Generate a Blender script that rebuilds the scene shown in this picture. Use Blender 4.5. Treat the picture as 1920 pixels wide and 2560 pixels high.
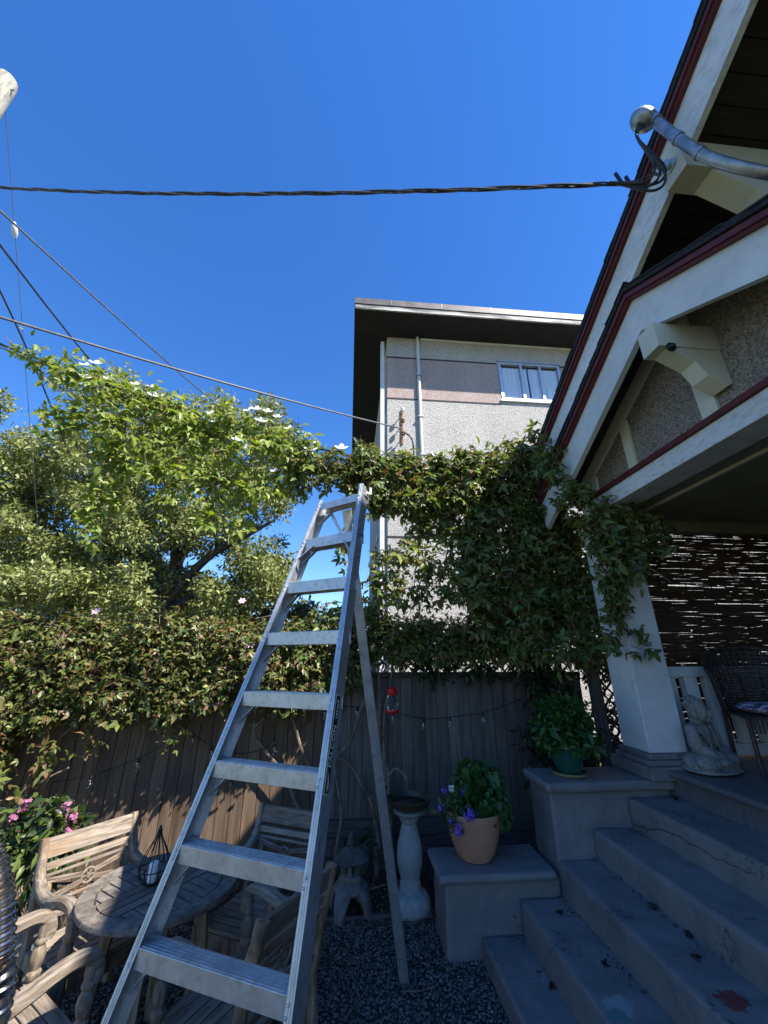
import bpy, bmesh, math, random
import numpy as np
from mathutils import Vector, Matrix, Quaternion

random.seed(7)
RNG = np.random.default_rng(11)
for o in list(bpy.data.objects):
    bpy.data.objects.remove(o)
scene = bpy.context.scene
COL = scene.collection
R = math.radians

# ------------------------------------------------------------------ camera
cam_d = bpy.data.cameras.new('camera')
cam = bpy.data.objects.new('camera', cam_d)
COL.objects.link(cam)
cam.location = (0, 0, 1.95)
cam.rotation_euler = (R(90 + 20.8), 0, R(-5.0))
cam_d.sensor_fit = 'VERTICAL'
cam_d.sensor_height = 36
cam_d.sensor_width = 27
cam_d.lens = 962 / 2560 * 36
cam_d.clip_start = 0.05
cam_d.clip_end = 900
scene.camera = cam

# ------------------------------------------------------------------ sky and sun
SUN = Vector((1.2, -1.0, 1.98)).normalized()
world = bpy.data.worlds.new('World')
scene.world = world
world.use_nodes = True
wn = world.node_tree
wn.nodes.clear()
sky = wn.nodes.new('ShaderNodeTexSky')
sky.sky_type = 'NISHITA'
sky.sun_disc = False
sky.sun_elevation = math.asin(SUN.z)
sky.sun_rotation = math.atan2(SUN.x, SUN.y)
sky.altitude = 100
sky.air_density = 1.2
sky.dust_density = 0.0
sky.ozone_density = 7.5
bg = wn.nodes.new('ShaderNodeBackground')
bg.inputs['Strength'].default_value = 0.12
wo = wn.nodes.new('ShaderNodeOutputWorld')
hsv = wn.nodes.new('ShaderNodeHueSaturation')
hsv.inputs['Saturation'].default_value = 1.24
hsv.inputs['Hue'].default_value = .511
gam = wn.nodes.new('ShaderNodeGamma')
gam.inputs[1].default_value = .93
wn.links.new(sky.outputs[0], gam.inputs[0])
wn.links.new(gam.outputs[0], hsv.inputs['Color'])
wn.links.new(hsv.outputs[0], bg.inputs['Color'])
wn.links.new(bg.outputs[0], wo.inputs['Surface'])

sun_d = bpy.data.lights.new('sun', 'SUN')
sun_d.energy = 5.0
sun_d.angle = R(0.53)
sun_d.color = (1.0, 0.95, 0.87)
sun_o = bpy.data.objects.new('sun', sun_d)
sun_o.rotation_euler = (-SUN).to_track_quat('-Z', 'Y').to_euler()
sun_o.location = (10, -12, 16)
COL.objects.link(sun_o)

scene.render.engine = 'CYCLES'
scene.view_settings.view_transform = 'Standard'
scene.view_settings.look = 'None'
scene.view_settings.exposure = 1.2
scene.view_settings.gamma = 1.0

# ------------------------------------------------------------------ helpers
OFF = {}

def thing(name, label, cat, loc=(0, 0, 0), rotz=0.0, group=None):
    o = bpy.data.objects.new(name, None)
    COL.objects.link(o)
    o.location = loc
    o.rotation_euler = (0, 0, rotz)
    o.empty_display_size = 0.1
    o['label'] = label
    o['category'] = cat
    if group:
        o['group'] = group
    OFF[o.name] = Vector(loc)
    return o

def tag(o, label, cat, group=None):
    o['label'] = label
    o['category'] = cat
    if group:
        o['group'] = group
    return o

def struct(o):
    o['kind'] = 'structure'
    return o

def stuff(o):
    o['kind'] = 'stuff'
    return o

def link(name, me, parent=None):
    o = bpy.data.objects.new(name, me)
    COL.objects.link(o)
    if parent is not None:
        o.parent = parent
        OFF[o.name] = OFF.get(parent.name, Vector((0, 0, 0)))
    return o

def copy_tree(o, parent=None):
    c = o.copy()
    COL.objects.link(c)
    c.parent = parent
    for ch in [x for x in o.children]:
        copy_tree(ch, c)
    return c

class MB:
    def __init__(self):
        self.v = []
        self.f = []

    def add(self, vs, fs):
        b = len(self.v)
        self.v += [tuple(p) for p in vs]
        self.f += [tuple(i + b for i in f) for f in fs]
        return self

    def box(self, c, s, M=None):
        hx, hy, hz = s[0] / 2, s[1] / 2, s[2] / 2
        vs = []
        for x in (-hx, hx):
            for y in (-hy, hy):
                for z in (-hz, hz):
                    p = Vector((x, y, z))
                    if M is not None:
                        p = M @ p
                    vs.append(p + Vector(c))
        return self.add(vs, [(0, 1, 3, 2), (4, 6, 7, 5), (0, 4, 5, 1), (2, 3, 7, 6), (0, 2, 6, 4), (1, 5, 7, 3)])

    def bx(self, a, b):
        a, b = Vector(a), Vector(b)
        return self.box((a + b) / 2, [abs(q) for q in (b - a)])

    def bar(self, p, q, w, d, up=(0, 0, 1)):
        # rectangular bar from p to q, w across, d along 'up'
        p, q = Vector(p), Vector(q)
        z = (q - p)
        L = z.length
        z.normalize()
        x = Vector(up).cross(z)
        if x.length < 1e-6:
            x = Vector((1, 0, 0)).cross(z)
        x.normalize()
        y = z.cross(x)
        M = Matrix((x, y, z)).transposed()
        return self.box((p + q) / 2, (w, d, L), M)

    def prism(self, poly, o, u, v, w):
        # 2D polygon in (u,v) from origin o, extruded by vector w
        o, u, v, w = Vector(o), Vector(u), Vector(v), Vector(w)
        n = len(poly)
        vs = [o + u * a + v * b for a, b in poly] + [o + u * a + v * b + w for a, b in poly]
        fs = [tuple(range(n - 1, -1, -1)), tuple(range(n, 2 * n))]
        fs += [(i, (i + 1) % n, n + (i + 1) % n, n + i) for i in range(n)]
        return self.add(vs, fs)

    def frames(self, pts, up=None):
        pts = [Vector(p) for p in pts]
        T = []
        for i in range(len(pts)):
            a = pts[max(i - 1, 0)]
            b = pts[min(i + 1, len(pts) - 1)]
            t = (b - a)
            t.normalize()
            T.append(t)
        ref = Vector(up) if up else (Vector((0, 0, 1)) if abs(T[0].z) < .9 else Vector((1, 0, 0)))
        N = []
        n = ref - T[0] * ref.dot(T[0])
        n.normalize()
        for t in T:
            n = n - t * n.dot(t)
            n.normalize()
            N.append(n.copy())
        return pts, T, N

    def tube(self, pts, r, n=6, cap=True):
        pts, T, N = self.frames(pts)
        rs = r if hasattr(r, '__len__') else [r] * len(pts)
        vs, fs = [], []
        for p, t, nn, rr in zip(pts, T, N, rs):
            b = t.cross(nn)
            for k in range(n):
                a = 2 * math.pi * k / n
                vs.append(p + (nn * math.cos(a) + b * math.sin(a)) * rr)
        for i in range(len(pts) - 1):
            for k in range(n):
                k2 = (k + 1) % n
                fs.append((i * n + k, i * n + k2, (i + 1) * n + k2, (i + 1) * n + k))
        if cap:
            fs.append(tuple(range(n - 1, -1, -1)))
            m = (len(pts) - 1) * n
            fs.append(tuple(range(m, m + n)))
        return self.add(vs, fs)

    def sweep(self, pts, w, h, up):
        # rectangular section swept along pts; w across, h along up-ish
        pts, T, N = self.frames(pts, up)
        ws = w if hasattr(w, '__len__') else [w] * len(pts)
        hs = h if hasattr(h, '__len__') else [h] * len(pts)
        vs, fs = [], []
        for p, t, nn, a, c in zip(pts, T, N, ws, hs):
            b = t.cross(nn)
            for s1, s2 in ((-1, -.6), (-.7, -1), (.7, -1), (1, -.6), (1, .6), (.7, 1), (-.7, 1), (-1, .6)):
                vs.append(p + b * (a / 2 * s1) + nn * (c / 2 * s2))
        n = 8
        for i in range(len(pts) - 1):
            for k in range(n):
                k2 = (k + 1) % n
                fs.append((i * n + k, i * n + k2, (i + 1) * n + k2, (i + 1) * n + k))
        fs.append(tuple(range(n - 1, -1, -1)))
        m = (len(pts) - 1) * n
        fs.append(tuple(range(m, m + n)))
        return self.add(vs, fs)

    def lathe(self, prof, c=(0, 0, 0), n=24, M=None, caps=True):
        vs, fs = [], []
        c = Vector(c)
        for r, z in prof:
            for k in range(n):
                a = 2 * math.pi * k / n
                p = Vector((r * math.cos(a), r * math.sin(a), z))
                if M is not None:
                    p = M @ p
                vs.append(p + c)
        for i in range(len(prof) - 1):
            for k in range(n):
                k2 = (k + 1) % n
                fs.append((i * n + k, i * n + k2, (i + 1) * n + k2, (i + 1) * n + k))
        if caps:
            fs.append(tuple(range(n - 1, -1, -1)))
            m = (len(prof) - 1) * n
            fs.append(tuple(range(m, m + n)))
        return self.add(vs, fs)

    def ell(self, c, r, n=14, m=9, M=None):
        prof = []
        vs, fs = [], []
        c = Vector(c)
        for i in range(1, m):
            th = math.pi * i / m
            for k in range(n):
                a = 2 * math.pi * k / n
                p = Vector((r[0] * math.sin(th) * math.cos(a), r[1] * math.sin(th) * math.sin(a), -r[2] * math.cos(th)))
                if M is not None:
                    p = M @ p
                vs.append(p + c)
        for i in range(m - 2):
            for k in range(n):
                k2 = (k + 1) % n
                fs.append((i * n + k, i * n + k2, (i + 1) * n + k2, (i + 1) * n + k))
        lo = Vector((0, 0, -r[2]))
        hi = Vector((0, 0, r[2]))
        if M is not None:
            lo, hi = M @ lo, M @ hi
        vs += [c + lo, c + hi]
        a = len(vs) - 2
        for k in range(n):
            fs.append((a, (k + 1) % n, k))
            fs.append((a + 1, (m - 2) * n + k, (m - 2) * n + (k + 1) % n))
        return self.add(vs, fs)

    def mesh(self, name, mat, smooth=False):
        me = bpy.data.meshes.new(name)
        me.from_pydata(self.v, [], self.f)
        me.update()
        if mat:
            me.materials.append(mat)
        if smooth:
            me.polygons.foreach_set('use_smooth', [True] * len(me.polygons))
        return me

    def build(self, name, mat, parent=None, smooth=False, bevel=0.0, world=True, seg=2):
        if parent is not None and world:
            off = OFF.get(parent.name, Vector((0, 0, 0)))
            self.v = [tuple(Vector(p) - off) for p in self.v]
        bm = bmesh.new()
        me0 = self.mesh(name, mat)
        bm.from_mesh(me0)
        bmesh.ops.recalc_face_normals(bm, faces=bm.faces)
        bm.to_mesh(me0)
        bm.free()
        if smooth:
            me0.polygons.foreach_set('use_smooth', [True] * len(me0.polygons))
            try:
                me0.set_sharp_from_angle(angle=R(40))
            except Exception:
                pass
        o = link(name, me0, parent)
        if bevel:
            b = o.modifiers.new('bevel', 'BEVEL')
            b.width = bevel
            b.segments = seg
            b.limit_method = 'ANGLE'
            b.angle_limit = R(35)
        return o

def lerp(a, b, t):
    return Vector(a) * (1 - t) + Vector(b) * t

def spline(pts, n=8):
    P = [Vector(p) for p in pts]
    P = [P[0] * 2 - P[1]] + P + [P[-1] * 2 - P[-2]]
    out = []
    for i in range(1, len(P) - 2):
        for k in range(n):
            t = k / n
            a, b, c, d = P[i - 1], P[i], P[i + 1], P[i + 2]
            out.append(.5 * ((2 * b) + (c - a) * t + (2 * a - 5 * b + 4 * c - d) * t * t + (3 * b - a - 3 * c + d) * t ** 3))
    out.append(P[-2])
    return out

# ------------------------------------------------------------------ materials
def new_mat(name):
    m = bpy.data.materials.new(name)
    m.use_nodes = True
    nt = m.node_tree
    return m, nt, nt.nodes['Principled BSDF']

def N(nt, t, **kw):
    n = nt.nodes.new(t)
    for k, v in kw.items():
        if k in n.inputs:
            n.inputs[k].default_value = v
        else:
            setattr(n, k, v)
    return n

def ramp(nt, fac, stops):
    r = nt.nodes.new('ShaderNodeValToRGB')
    el = r.color_ramp.elements
    while len(el) < len(stops):
        el.new(.5)
    for e, (p, c) in zip(el, stops):
        e.position = p
        e.color = tuple(c) + (1,) if len(c) == 3 else c
    nt.links.new(fac, r.inputs[0])
    return r

def pm(name, c1, c2=None, scale=6, stretch=(1, 1, 1), rough=.7, metal=0, bump=0.0, bscale=None, detail=6,
       rnd=0.0, lo=.35, hi=.65, spec=.35, c3=None, s3=40, a3=.5, coat=0, world=False):
    m, nt, b = new_mat(name)
    L = nt.links.new
    if world:
        g = N(nt, 'ShaderNodeNewGeometry')
        co = g.outputs['Position']
    else:
        tc = N(nt, 'ShaderNodeTexCoord')
        co = tc.outputs['Object']
    mp = N(nt, 'ShaderNodeMapping')
    mp.inputs['Scale'].default_value = stretch
    L(co, mp.inputs['Vector'])
    oi = N(nt, 'ShaderNodeObjectInfo')
    if rnd:
        vm = N(nt, 'ShaderNodeVectorMath', operation='SCALE')
        cx = N(nt, 'ShaderNodeCombineXYZ')
        for k in range(3):
            L(oi.outputs['Random'], cx.inputs[k])
        L(cx.outputs[0], vm.inputs[0])
        vm.inputs['Scale'].default_value = 37.0
        L(vm.outputs[0], mp.inputs['Location'])
    nz = N(nt, 'ShaderNodeTexNoise', Scale=scale, Detail=detail, Roughness=.62)
    L(mp.outputs[0], nz.inputs['Vector'])
    col = None
    if c2 is not None:
        r = ramp(nt, nz.outputs['Fac'], [(lo, c1), (hi, c2)])
        col = r.outputs['Color']
    else:
        rgb = N(nt, 'ShaderNodeRGB')
        rgb.outputs[0].default_value = tuple(c1) + (1,)
        col = rgb.outputs[0]
    if c3 is not None:
        n3 = N(nt, 'ShaderNodeTexNoise', Scale=s3, Detail=3, Roughness=.6)
        L(mp.outputs[0], n3.inputs['Vector'])
        r3 = ramp(nt, n3.outputs['Fac'], [(.5, (0, 0, 0)), (.68, (a3, a3, a3))])
        mx = N(nt, 'ShaderNodeMix', data_type='RGBA')
        L(r3.outputs[0], mx.inputs[0])
        L(col, mx.inputs[6])
        mx.inputs[7].default_value = tuple(c3) + (1,)
        col = mx.outputs[2]
    if rnd:
        hs = N(nt, 'ShaderNodeHueSaturation')
        mr = N(nt, 'ShaderNodeMapRange')
        mr.inputs['To Min'].default_value = 1 - rnd
        mr.inputs['To Max'].default_value = 1 + rnd
        L(oi.outputs['Random'], mr.inputs['Value'])
        L(mr.outputs[0], hs.inputs['Value'])
        L(col, hs.inputs['Color'])
        col = hs.outputs[0]
    L(col, b.inputs['Base Color'])
    rr = N(nt, 'ShaderNodeMapRange')
    rr.inputs['To Min'].default_value = max(rough - .1, .02)
    rr.inputs['To Max'].default_value = min(rough + .12, 1)
    L(nz.outputs['Fac'], rr.inputs['Value'])
    L(rr.outputs[0], b.inputs['Roughness'])
    b.inputs['Metallic'].default_value = metal
    b.inputs['Specular IOR Level'].default_value = spec
    if coat:
        b.inputs['Coat Weight'].default_value = coat
        b.inputs['Coat Roughness'].default_value = .08
    if bump:
        bn = N(nt, 'ShaderNodeTexNoise', Scale=bscale or scale * 3, Detail=5, Roughness=.65)
        L(mp.outputs[0], bn.inputs['Vector'])
        bp = N(nt, 'ShaderNodeBump')
        bp.inputs['Strength'].default_value = min(bump, 1)
        bp.inputs['Distance'].default_value = .01 * max(1, bump)
        L(bn.outputs['Fac'], bp.inputs['Height'])
        L(bp.outputs[0], b.inputs['Normal'])
    return m

def stucco(name, stops, vs, bump, dist, rough=.95):
    m, nt, b = new_mat(name)
    L = nt.links.new
    tc = N(nt, 'ShaderNodeTexCoord')
    vo = N(nt, 'ShaderNodeTexVoronoi', Scale=vs)
    L(tc.outputs['Object'], vo.inputs['Vector'])
    r = ramp(nt, vo.outputs['Color'], stops)
    big = N(nt, 'ShaderNodeTexNoise', Scale=.9, Detail=5)
    L(tc.outputs['Object'], big.inputs['Vector'])
    mr = N(nt, 'ShaderNodeMapRange')
    mr.inputs['From Min'].default_value = .3
    mr.inputs['From Max'].default_value = .7
    mr.inputs['To Min'].default_value = .86
    mr.inputs['To Max'].default_value = 1.08
    smp = N(nt, 'ShaderNodeMapping')
    smp.inputs['Scale'].default_value = (3.2, 3.2, .16)
    L(tc.outputs['Object'], smp.inputs['Vector'])
    stk = N(nt, 'ShaderNodeTexNoise', Scale=1.0, Detail=6, Roughness=.6)
    L(smp.outputs[0], stk.inputs['Vector'])
    av = N(nt, 'ShaderNodeMath', operation='MULTIPLY_ADD')
    L(stk.outputs['Fac'], av.inputs[0])
    av.inputs[1].default_value = .5
    hf = N(nt, 'ShaderNodeMath', operation='MULTIPLY')
    hf.inputs[1].default_value = .5
    L(big.outputs['Fac'], hf.inputs[0])
    L(hf.outputs[0], av.inputs[2])
    L(av.outputs[0], mr.inputs['Value'])
    hs = N(nt, 'ShaderNodeHueSaturation')
    L(mr.outputs[0], hs.inputs['Value'])
    L(r.outputs[0], hs.inputs['Color'])
    L(hs.outputs[0], b.inputs['Base Color'])
    nz = N(nt, 'ShaderNodeTexNoise', Scale=vs * 1.3, Detail=4, Roughness=.7)
    L(tc.outputs['Object'], nz.inputs['Vector'])
    ad = N(nt, 'ShaderNodeMath', operation='ADD')
    L(nz.outputs['Fac'], ad.inputs[0])
    L(vo.outputs['Distance'], ad.inputs[1])
    bp = N(nt, 'ShaderNodeBump')
    bp.inputs['Strength'].default_value = bump
    bp.inputs['Distance'].default_value = dist
    L(ad.outputs[0], bp.inputs['Height'])
    L(bp.outputs[0], b.inputs['Normal'])
    b.inputs['Roughness'].default_value = rough
    b.inputs['Specular IOR Level'].default_value = .1
    return m

def leafmat(name, cols, trans=.3, rough=.42, spec=.4):
    m, nt, b = new_mat(name)
    L = nt.links.new
    g = N(nt, 'ShaderNodeNewGeometry')
    n = len(cols)
    r = ramp(nt, g.outputs['Random Per Island'], [(i / max(n - 1, 1), c) for i, c in enumerate(cols)])
    L(r.outputs[0], b.inputs['Base Color'])
    b.inputs['Roughness'].default_value = rough
    b.inputs['Specular IOR Level'].default_value = spec
    tr = N(nt, 'ShaderNodeBsdfTranslucent')
    hs = N(nt, 'ShaderNodeHueSaturation')
    hs.inputs['Value'].default_value = 1.8
    hs.inputs['Saturation'].default_value = 1.15
    hs.inputs['Hue'].default_value = .485
    L(r.outputs[0], hs.inputs['Color'])
    L(hs.outputs[0], tr.inputs['Color'])
    mx = N(nt, 'ShaderNodeMixShader')
    mx.inputs[0].default_value = trans
    out = [q for q in nt.nodes if q.type == 'OUTPUT_MATERIAL'][0]
    L(b.outputs[0], mx.inputs[1])
    L(tr.outputs[0], mx.inputs[2])
    L(mx.outputs[0], out.inputs['Surface'])
    return m

def island(name, cols, rough=.8, spec=.3):
    m, nt, b = new_mat(name)
    g = N(nt, 'ShaderNodeNewGeometry')
    n = len(cols)
    r = ramp(nt, g.outputs['Random Per Island'], [(i / max(n - 1, 1), c) for i, c in enumerate(cols)])
    nt.links.new(r.outputs[0], b.inputs['Base Color'])
    b.inputs['Roughness'].default_value = rough
    b.inputs['Specular IOR Level'].default_value = spec
    return m

def glass(name, col, rough=.02, trans=1.0):
    m, nt, b = new_mat(name)
    b.inputs['Base Color'].default_value = tuple(col) + (1,)
    b.inputs['Roughness'].default_value = rough
    b.inputs['Transmission Weight'].default_value = trans
    b.inputs['IOR'].default_value = 1.3
    return m

M = {}
M['earth'] = pm('earth', (.035, .026, .018), (.1, .078, .055), scale=9, rough=.95, bump=.8, bscale=60, spec=.1)
M['gravel_bed'] = pm('gravel_bed', (.02, .02, .019), (.09, .087, .08), scale=70, rough=.95, bump=1, bscale=90, spec=.1)
M['pebble'] = island('pebble', [(.06, .06, .06), (.14, .13, .12), (.09, .085, .075), (.21, .2, .19), (.08, .08, .08), (.26, .24, .22), (.11, .1, .095)], rough=.75)
M['bark_litter'] = island('bark_litter', [(.05, .03, .018), (.13, .085, .05), (.08, .05, .03), (.2, .15, .1), (.04, .026, .018)], rough=.9)
M['lawn_far'] = pm('lawn_far', (.06, .075, .03), (.1, .1, .05), scale=1.5, rough=.95)
M['stucco'] = stucco('white_stucco', [(.0, (.32, .3, .275)), (.35, (.42, .4, .365)), (.7, (.51, .485, .45)), (1, (.58, .55, .51))], 42, .8, .015)
M['stucco_pink'] = stucco('pink_stucco', [(.0, (.33, .25, .22)), (.4, (.42, .33, .3)), (1, (.51, .41, .37))], 42, .7, .014)
M['pebbledash'] = stucco('pebbledash', [(0, (.15, .12, .095)), (.3, (.3, .25, .205)), (.6, (.46, .4, .34)), (1, (.62, .56, .49))], 85, 1.0, .016)
M['white_paint'] = pm('white_paint', (.60, .62, .60), (.72, .73, .70), scale=3, rough=.55, bump=.08, bscale=20, c3=(.4, .4, .38), s3=16, a3=.25)
M['white_worn'] = pm('white_worn', (.62, .63, .61), (.74, .75, .73), scale=3, rough=.6, bump=.15, bscale=18, c3=(.3, .3, .3), s3=22, a3=.45, stretch=(1, .5, 1.4))
M['cream_paint'] = pm('cream_paint', (.58, .56, .44), (.68, .66, .53), scale=3, rough=.6, bump=.08, bscale=20)
M['red_trim'] = pm('red_trim', (.085, .014, .012), (.13, .024, .02), scale=8, rough=.55)
M['shingle'] = pm('shingle', (.012, .012, .013), (.04, .04, .042), scale=40, rough=.95, bump=.6, bscale=120)
M['soffit_dark'] = pm('soffit_dark', (.028, .022, .019), (.05, .04, .034), scale=5, stretch=(.4, 5, 5), rough=.7, rnd=.2)
M['ceiling'] = pm('ceiling_paint', (.2, .19, .12), (.26, .245, .16), scale=3, rough=.6)
M['house_wall'] = pm('house_wall', (.16, .15, .11), (.22, .2, .15), scale=4, rough=.8)
M['deck'] = pm('deck_paint', (.085, .088, .092), (.12, .124, .132), scale=4, stretch=(1, 6, 1), rough=.5, bump=.1)
M['nbr_soffit'] = pm('neighbour_soffit', (.018, .017, .019), (.03, .028, .03), scale=2, rough=.8)
M['nbr_fascia'] = pm('neighbour_fascia', (.1, .095, .09), (.5, .49, .46), scale=2.4, stretch=(.5, 1, 6), rough=.7, bump=.3, lo=.42, hi=.58)
M['flashing'] = pm('flashing', (.08, .07, .068), (.13, .115, .11), scale=3, rough=.5, metal=.3)
M['downpipe'] = pm('downpipe', (.5, .52, .52), (.62, .63, .62), scale=4, rough=.5)
M['dark_line'] = pm('dark_line', (.05, .045, .045), rough=.8)
M['curtain'] = pm('curtain', (.74, .77, .8), (.84, .86, .88), scale=3, stretch=(9, 1, .3), rough=.8)
M['alu_frame'] = pm('aluminium_frame', (.5, .5, .5), (.62, .62, .6), scale=8, rough=.4, metal=.7)
def _pane():
    m, nt, b = new_mat('window_pane')
    gl = N(nt, 'ShaderNodeBsdfGlossy')
    gl.inputs['Roughness'].default_value = .03
    tr = N(nt, 'ShaderNodeBsdfTransparent')
    tr.inputs['Color'].default_value = (.98, .99, 1, 1)
    mx = N(nt, 'ShaderNodeMixShader')
    mx.inputs[0].default_value = .06
    out = [q for q in nt.nodes if q.type == 'OUTPUT_MATERIAL'][0]
    nt.links.new(tr.outputs[0], mx.inputs[1])
    nt.links.new(gl.outputs[0], mx.inputs[2])
    nt.links.new(mx.outputs[0], out.inputs['Surface'])
    return m
M['pane'] = _pane()
M['alu'] = pm('ladder_aluminium', (.46, .47, .48), (.62, .63, .64), scale=9, rough=.42, metal=.72, bump=.05, bscale=90, c3=(.25, .25, .25), s3=38, a3=.4, lo=.3, hi=.65)
M['galv'] = pm('galvanised', (.4, .43, .44), (.58, .6, .6), scale=12, rough=.45, metal=.75)
M['chrome'] = pm('ribbed_chrome', (.38, .37, .36), (.62, .6, .58), scale=10, rough=.22, metal=1.0, c3=(.25, .12, .05), s3=14, a3=.6)
M['rust'] = pm('rust', (.16, .07, .03), (.28, .14, .07), scale=14, rough=.8)
def teak(name, st):
    return pm(name, (.12, .09, .065), (.31, .26, .205), scale=9, stretch=st, rough=.75, bump=.25, bscale=24, rnd=.22, c3=(.27, .15, .065), s3=3.5, a3=.4, lo=.34, hi=.64)
M['teak_x'] = teak('weathered_teak_x', (.8, 7, 7))
M['teak_y'] = teak('weathered_teak_y', (7, .8, 7))
M['teak_z'] = teak('weathered_teak_z', (7, 7, .8))
M['teak_orange'] = pm('teak_orange', (.13, .08, .043), (.3, .215, .135), scale=6, stretch=(4, 4, .9), rough=.65, bump=.2, bscale=24, rnd=.15, c3=(.4, .35, .28), s3=5, a3=.6)
M['table_wood'] = pm('table_wood', (.075, .06, .048), (.2, .17, .14), scale=7, stretch=(1, 7, 7), rough=.75, bump=.25, bscale=24, rnd=.28, lo=.32, hi=.66)
M['table_rim'] = pm('table_rim', (.09, .075, .06), (.22, .19, .16), scale=9, stretch=(2.5, 2.5, 6), rough=.75, bump=.2, bscale=24, rnd=.15)
M['fence_brown'] = pm('fence_board_brown', (.1, .066, .042), (.175, .12, .08), scale=5, stretch=(5, 5, .45), rough=.85, bump=.3, bscale=20, rnd=.22, c3=(.03, .02, .014), s3=1.6, a3=.5)
M['fence_grey'] = pm('fence_board_grey', (.09, .08, .07), (.16, .142, .125), scale=5, stretch=(5, 5, .45), rough=.85, bump=.3, bscale=20, rnd=.22, c3=(.035, .03, .026), s3=1.6, a3=.5)
M['kick_board'] = pm('kick_board', (.04, .036, .033), (.11, .1, .092), scale=6, stretch=(.7, 9, 9), rough=.9, bump=.3, rnd=.2)
M['post_wood'] = pm('post_wood', (.07, .062, .058), (.16, .145, .135), scale=6, stretch=(9, 9, .7), rough=.85, bump=.3, rnd=.1)
M['stem'] = pm('vine_stem', (.08, .06, .045), (.24, .19, .14), scale=12, rough=.85, bump=.4)
M['bark'] = pm('bark', (.03, .026, .022), (.09, .075, .06), scale=12, rough=.9, bump=.6)
M['terracotta'] = pm('terracotta', (.42, .2, .11), (.52, .27, .16), scale=4, rough=.75, bump=.05, bscale=60)
M['green_glaze'] = pm('green_glaze', (.008, .06, .04), (.015, .1, .065), scale=6, rough=.18, spec=.5, coat=.4)
M['saucer'] = pm('saucer', (.3, .2, .1), (.4, .28, .16), scale=10, rough=.6)
M['concrete_grey'] = pm('cast_concrete', (.12, .12, .115), (.25, .245, .23), scale=14, rough=.92, bump=.4, bscale=70, c3=(.05, .055, .045), s3=6, a3=.6)
M['concrete_dark'] = pm('mossy_concrete', (.05, .052, .045), (.14, .14, .125), scale=14, rough=.95, bump=.6, bscale=50, c3=(.035, .045, .02), s3=5, a3=.6)
M['birdbath'] = pm('birdbath_stone', (.22, .25, .235), (.33, .36, .34), scale=16, rough=.85, bump=.2, bscale=90)
M['bowl'] = pm('birdbath_bowl', (.03, .024, .016), (.09, .07, .045), scale=10, rough=.4)
M['water'] = pm('bird_water', (.01, .012, .014), rough=.04, spec=.5)
def _statue():
    m = pm('weathered_stone', (.16, .155, .14), (.3, .29, .265), scale=8, rough=.95, bump=.45, bscale=80, c3=(.06, .062, .05), s3=40, a3=.6, detail=9)
    return m
M['statue'] = _statue()
M['red_plastic'] = pm('red_plastic', (.55, .008, .012), rough=.3, spec=.5)
M['white_plastic'] = pm('white_plastic', (.75, .75, .75), rough=.4)
M['clear_glass'] = glass('clear_glass', (.93, .96, .97))
M['black_wire'] = pm('black_wire', (.012, .012, .013), rough=.5)
M['cable_dark'] = pm('cable_dark', (.02, .02, .024), (.05, .05, .055), scale=20, rough=.5)
M['cable_grey'] = pm('cable_grey', (.07, .07, .075), (.16, .16, .17), scale=20, rough=.5)
M['steel'] = pm('steel_pipe', (.24, .25, .26), (.42, .43, .44), scale=11, rough=.45, metal=.75, c3=(.2, .19, .17), s3=20, a3=.5)
M['wax'] = pm('candle_wax', (.8, .79, .74), rough=.6)
M['wicker'] = pm('wicker', (.025, .018, .014), (.08, .058, .044), scale=25, rough=.55)
M['reed'] = island('reed', [(.06, .035, .022), (.12, .072, .045), (.08, .046, .03), (.16, .1, .065)], rough=.7)
M['cushion'] = pm('cushion', (.08, .07, .16), (.6, .58, .64), scale=22, rough=.9, lo=.46, hi=.54)
M['pole_wood'] = pm('pole_wood', (.13, .11, .085), (.4, .375, .31), scale=5, stretch=(6, 6, .8), rough=.9, bump=.4, lo=.3, hi=.55)
M['lens'] = pm('camera_lens', (.01, .01, .012), rough=.1, spec=.5)
M['black_label'] = pm('black_label', (.008, .008, .009), rough=.35)
M['cream_print'] = pm('cream_print', (.78, .8, .6), rough=.5)
M['worn_label'] = pm('worn_label', (.16, .18, .23), (.36, .38, .43), scale=30, rough=.6, c3=(.08, .1, .16), s3=90, a3=.8)
M['dry_leaf'] = pm('dry_leaf', (.014, .01, .008), (.045, .03, .02), scale=20, rough=.9)
M['soil'] = pm('potting_soil', (.02, .014, .01), (.06, .042, .03), scale=40, rough=1, bump=1, bscale=70)

# leaves
M['lf_hedge'] = leafmat('hedge_leaf', [(0.05, 0.085, 0.02), (0.11, 0.15, 0.03), (0.06, 0.095, 0.022), (0.22, 0.23, 0.055), (0.055, 0.08, 0.02), (0.2, 0.125, 0.06), (0.09, 0.13, 0.028), (0.045, 0.07, 0.018), (0.24, 0.12, 0.07), (0.12, 0.16, 0.035), (0.3, 0.3, 0.09)], .28)
M['lf_clematis'] = leafmat('clematis_leaf', [(0.12, 0.19, 0.03), (0.19, 0.27, 0.05), (0.14, 0.21, 0.033), (0.29, 0.34, 0.08), (0.16, 0.22, 0.04), (0.3, 0.3, 0.1), (0.11, 0.18, 0.03), (0.36, 0.4, 0.13)], .34)
M['lf_arbor'] = leafmat('arbor_leaf', [(0.06, 0.11, 0.03), (0.13, 0.19, 0.045), (0.09, 0.14, 0.035), (0.22, 0.25, 0.06), (0.07, 0.11, 0.03), (0.19, 0.12, 0.06), (0.11, 0.17, 0.04)], .3)
M['lf_dark'] = leafmat('dark_ivy_leaf', [(.012, .028, .01), (.025, .05, .016), (.018, .036, .012)], .15)
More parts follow.
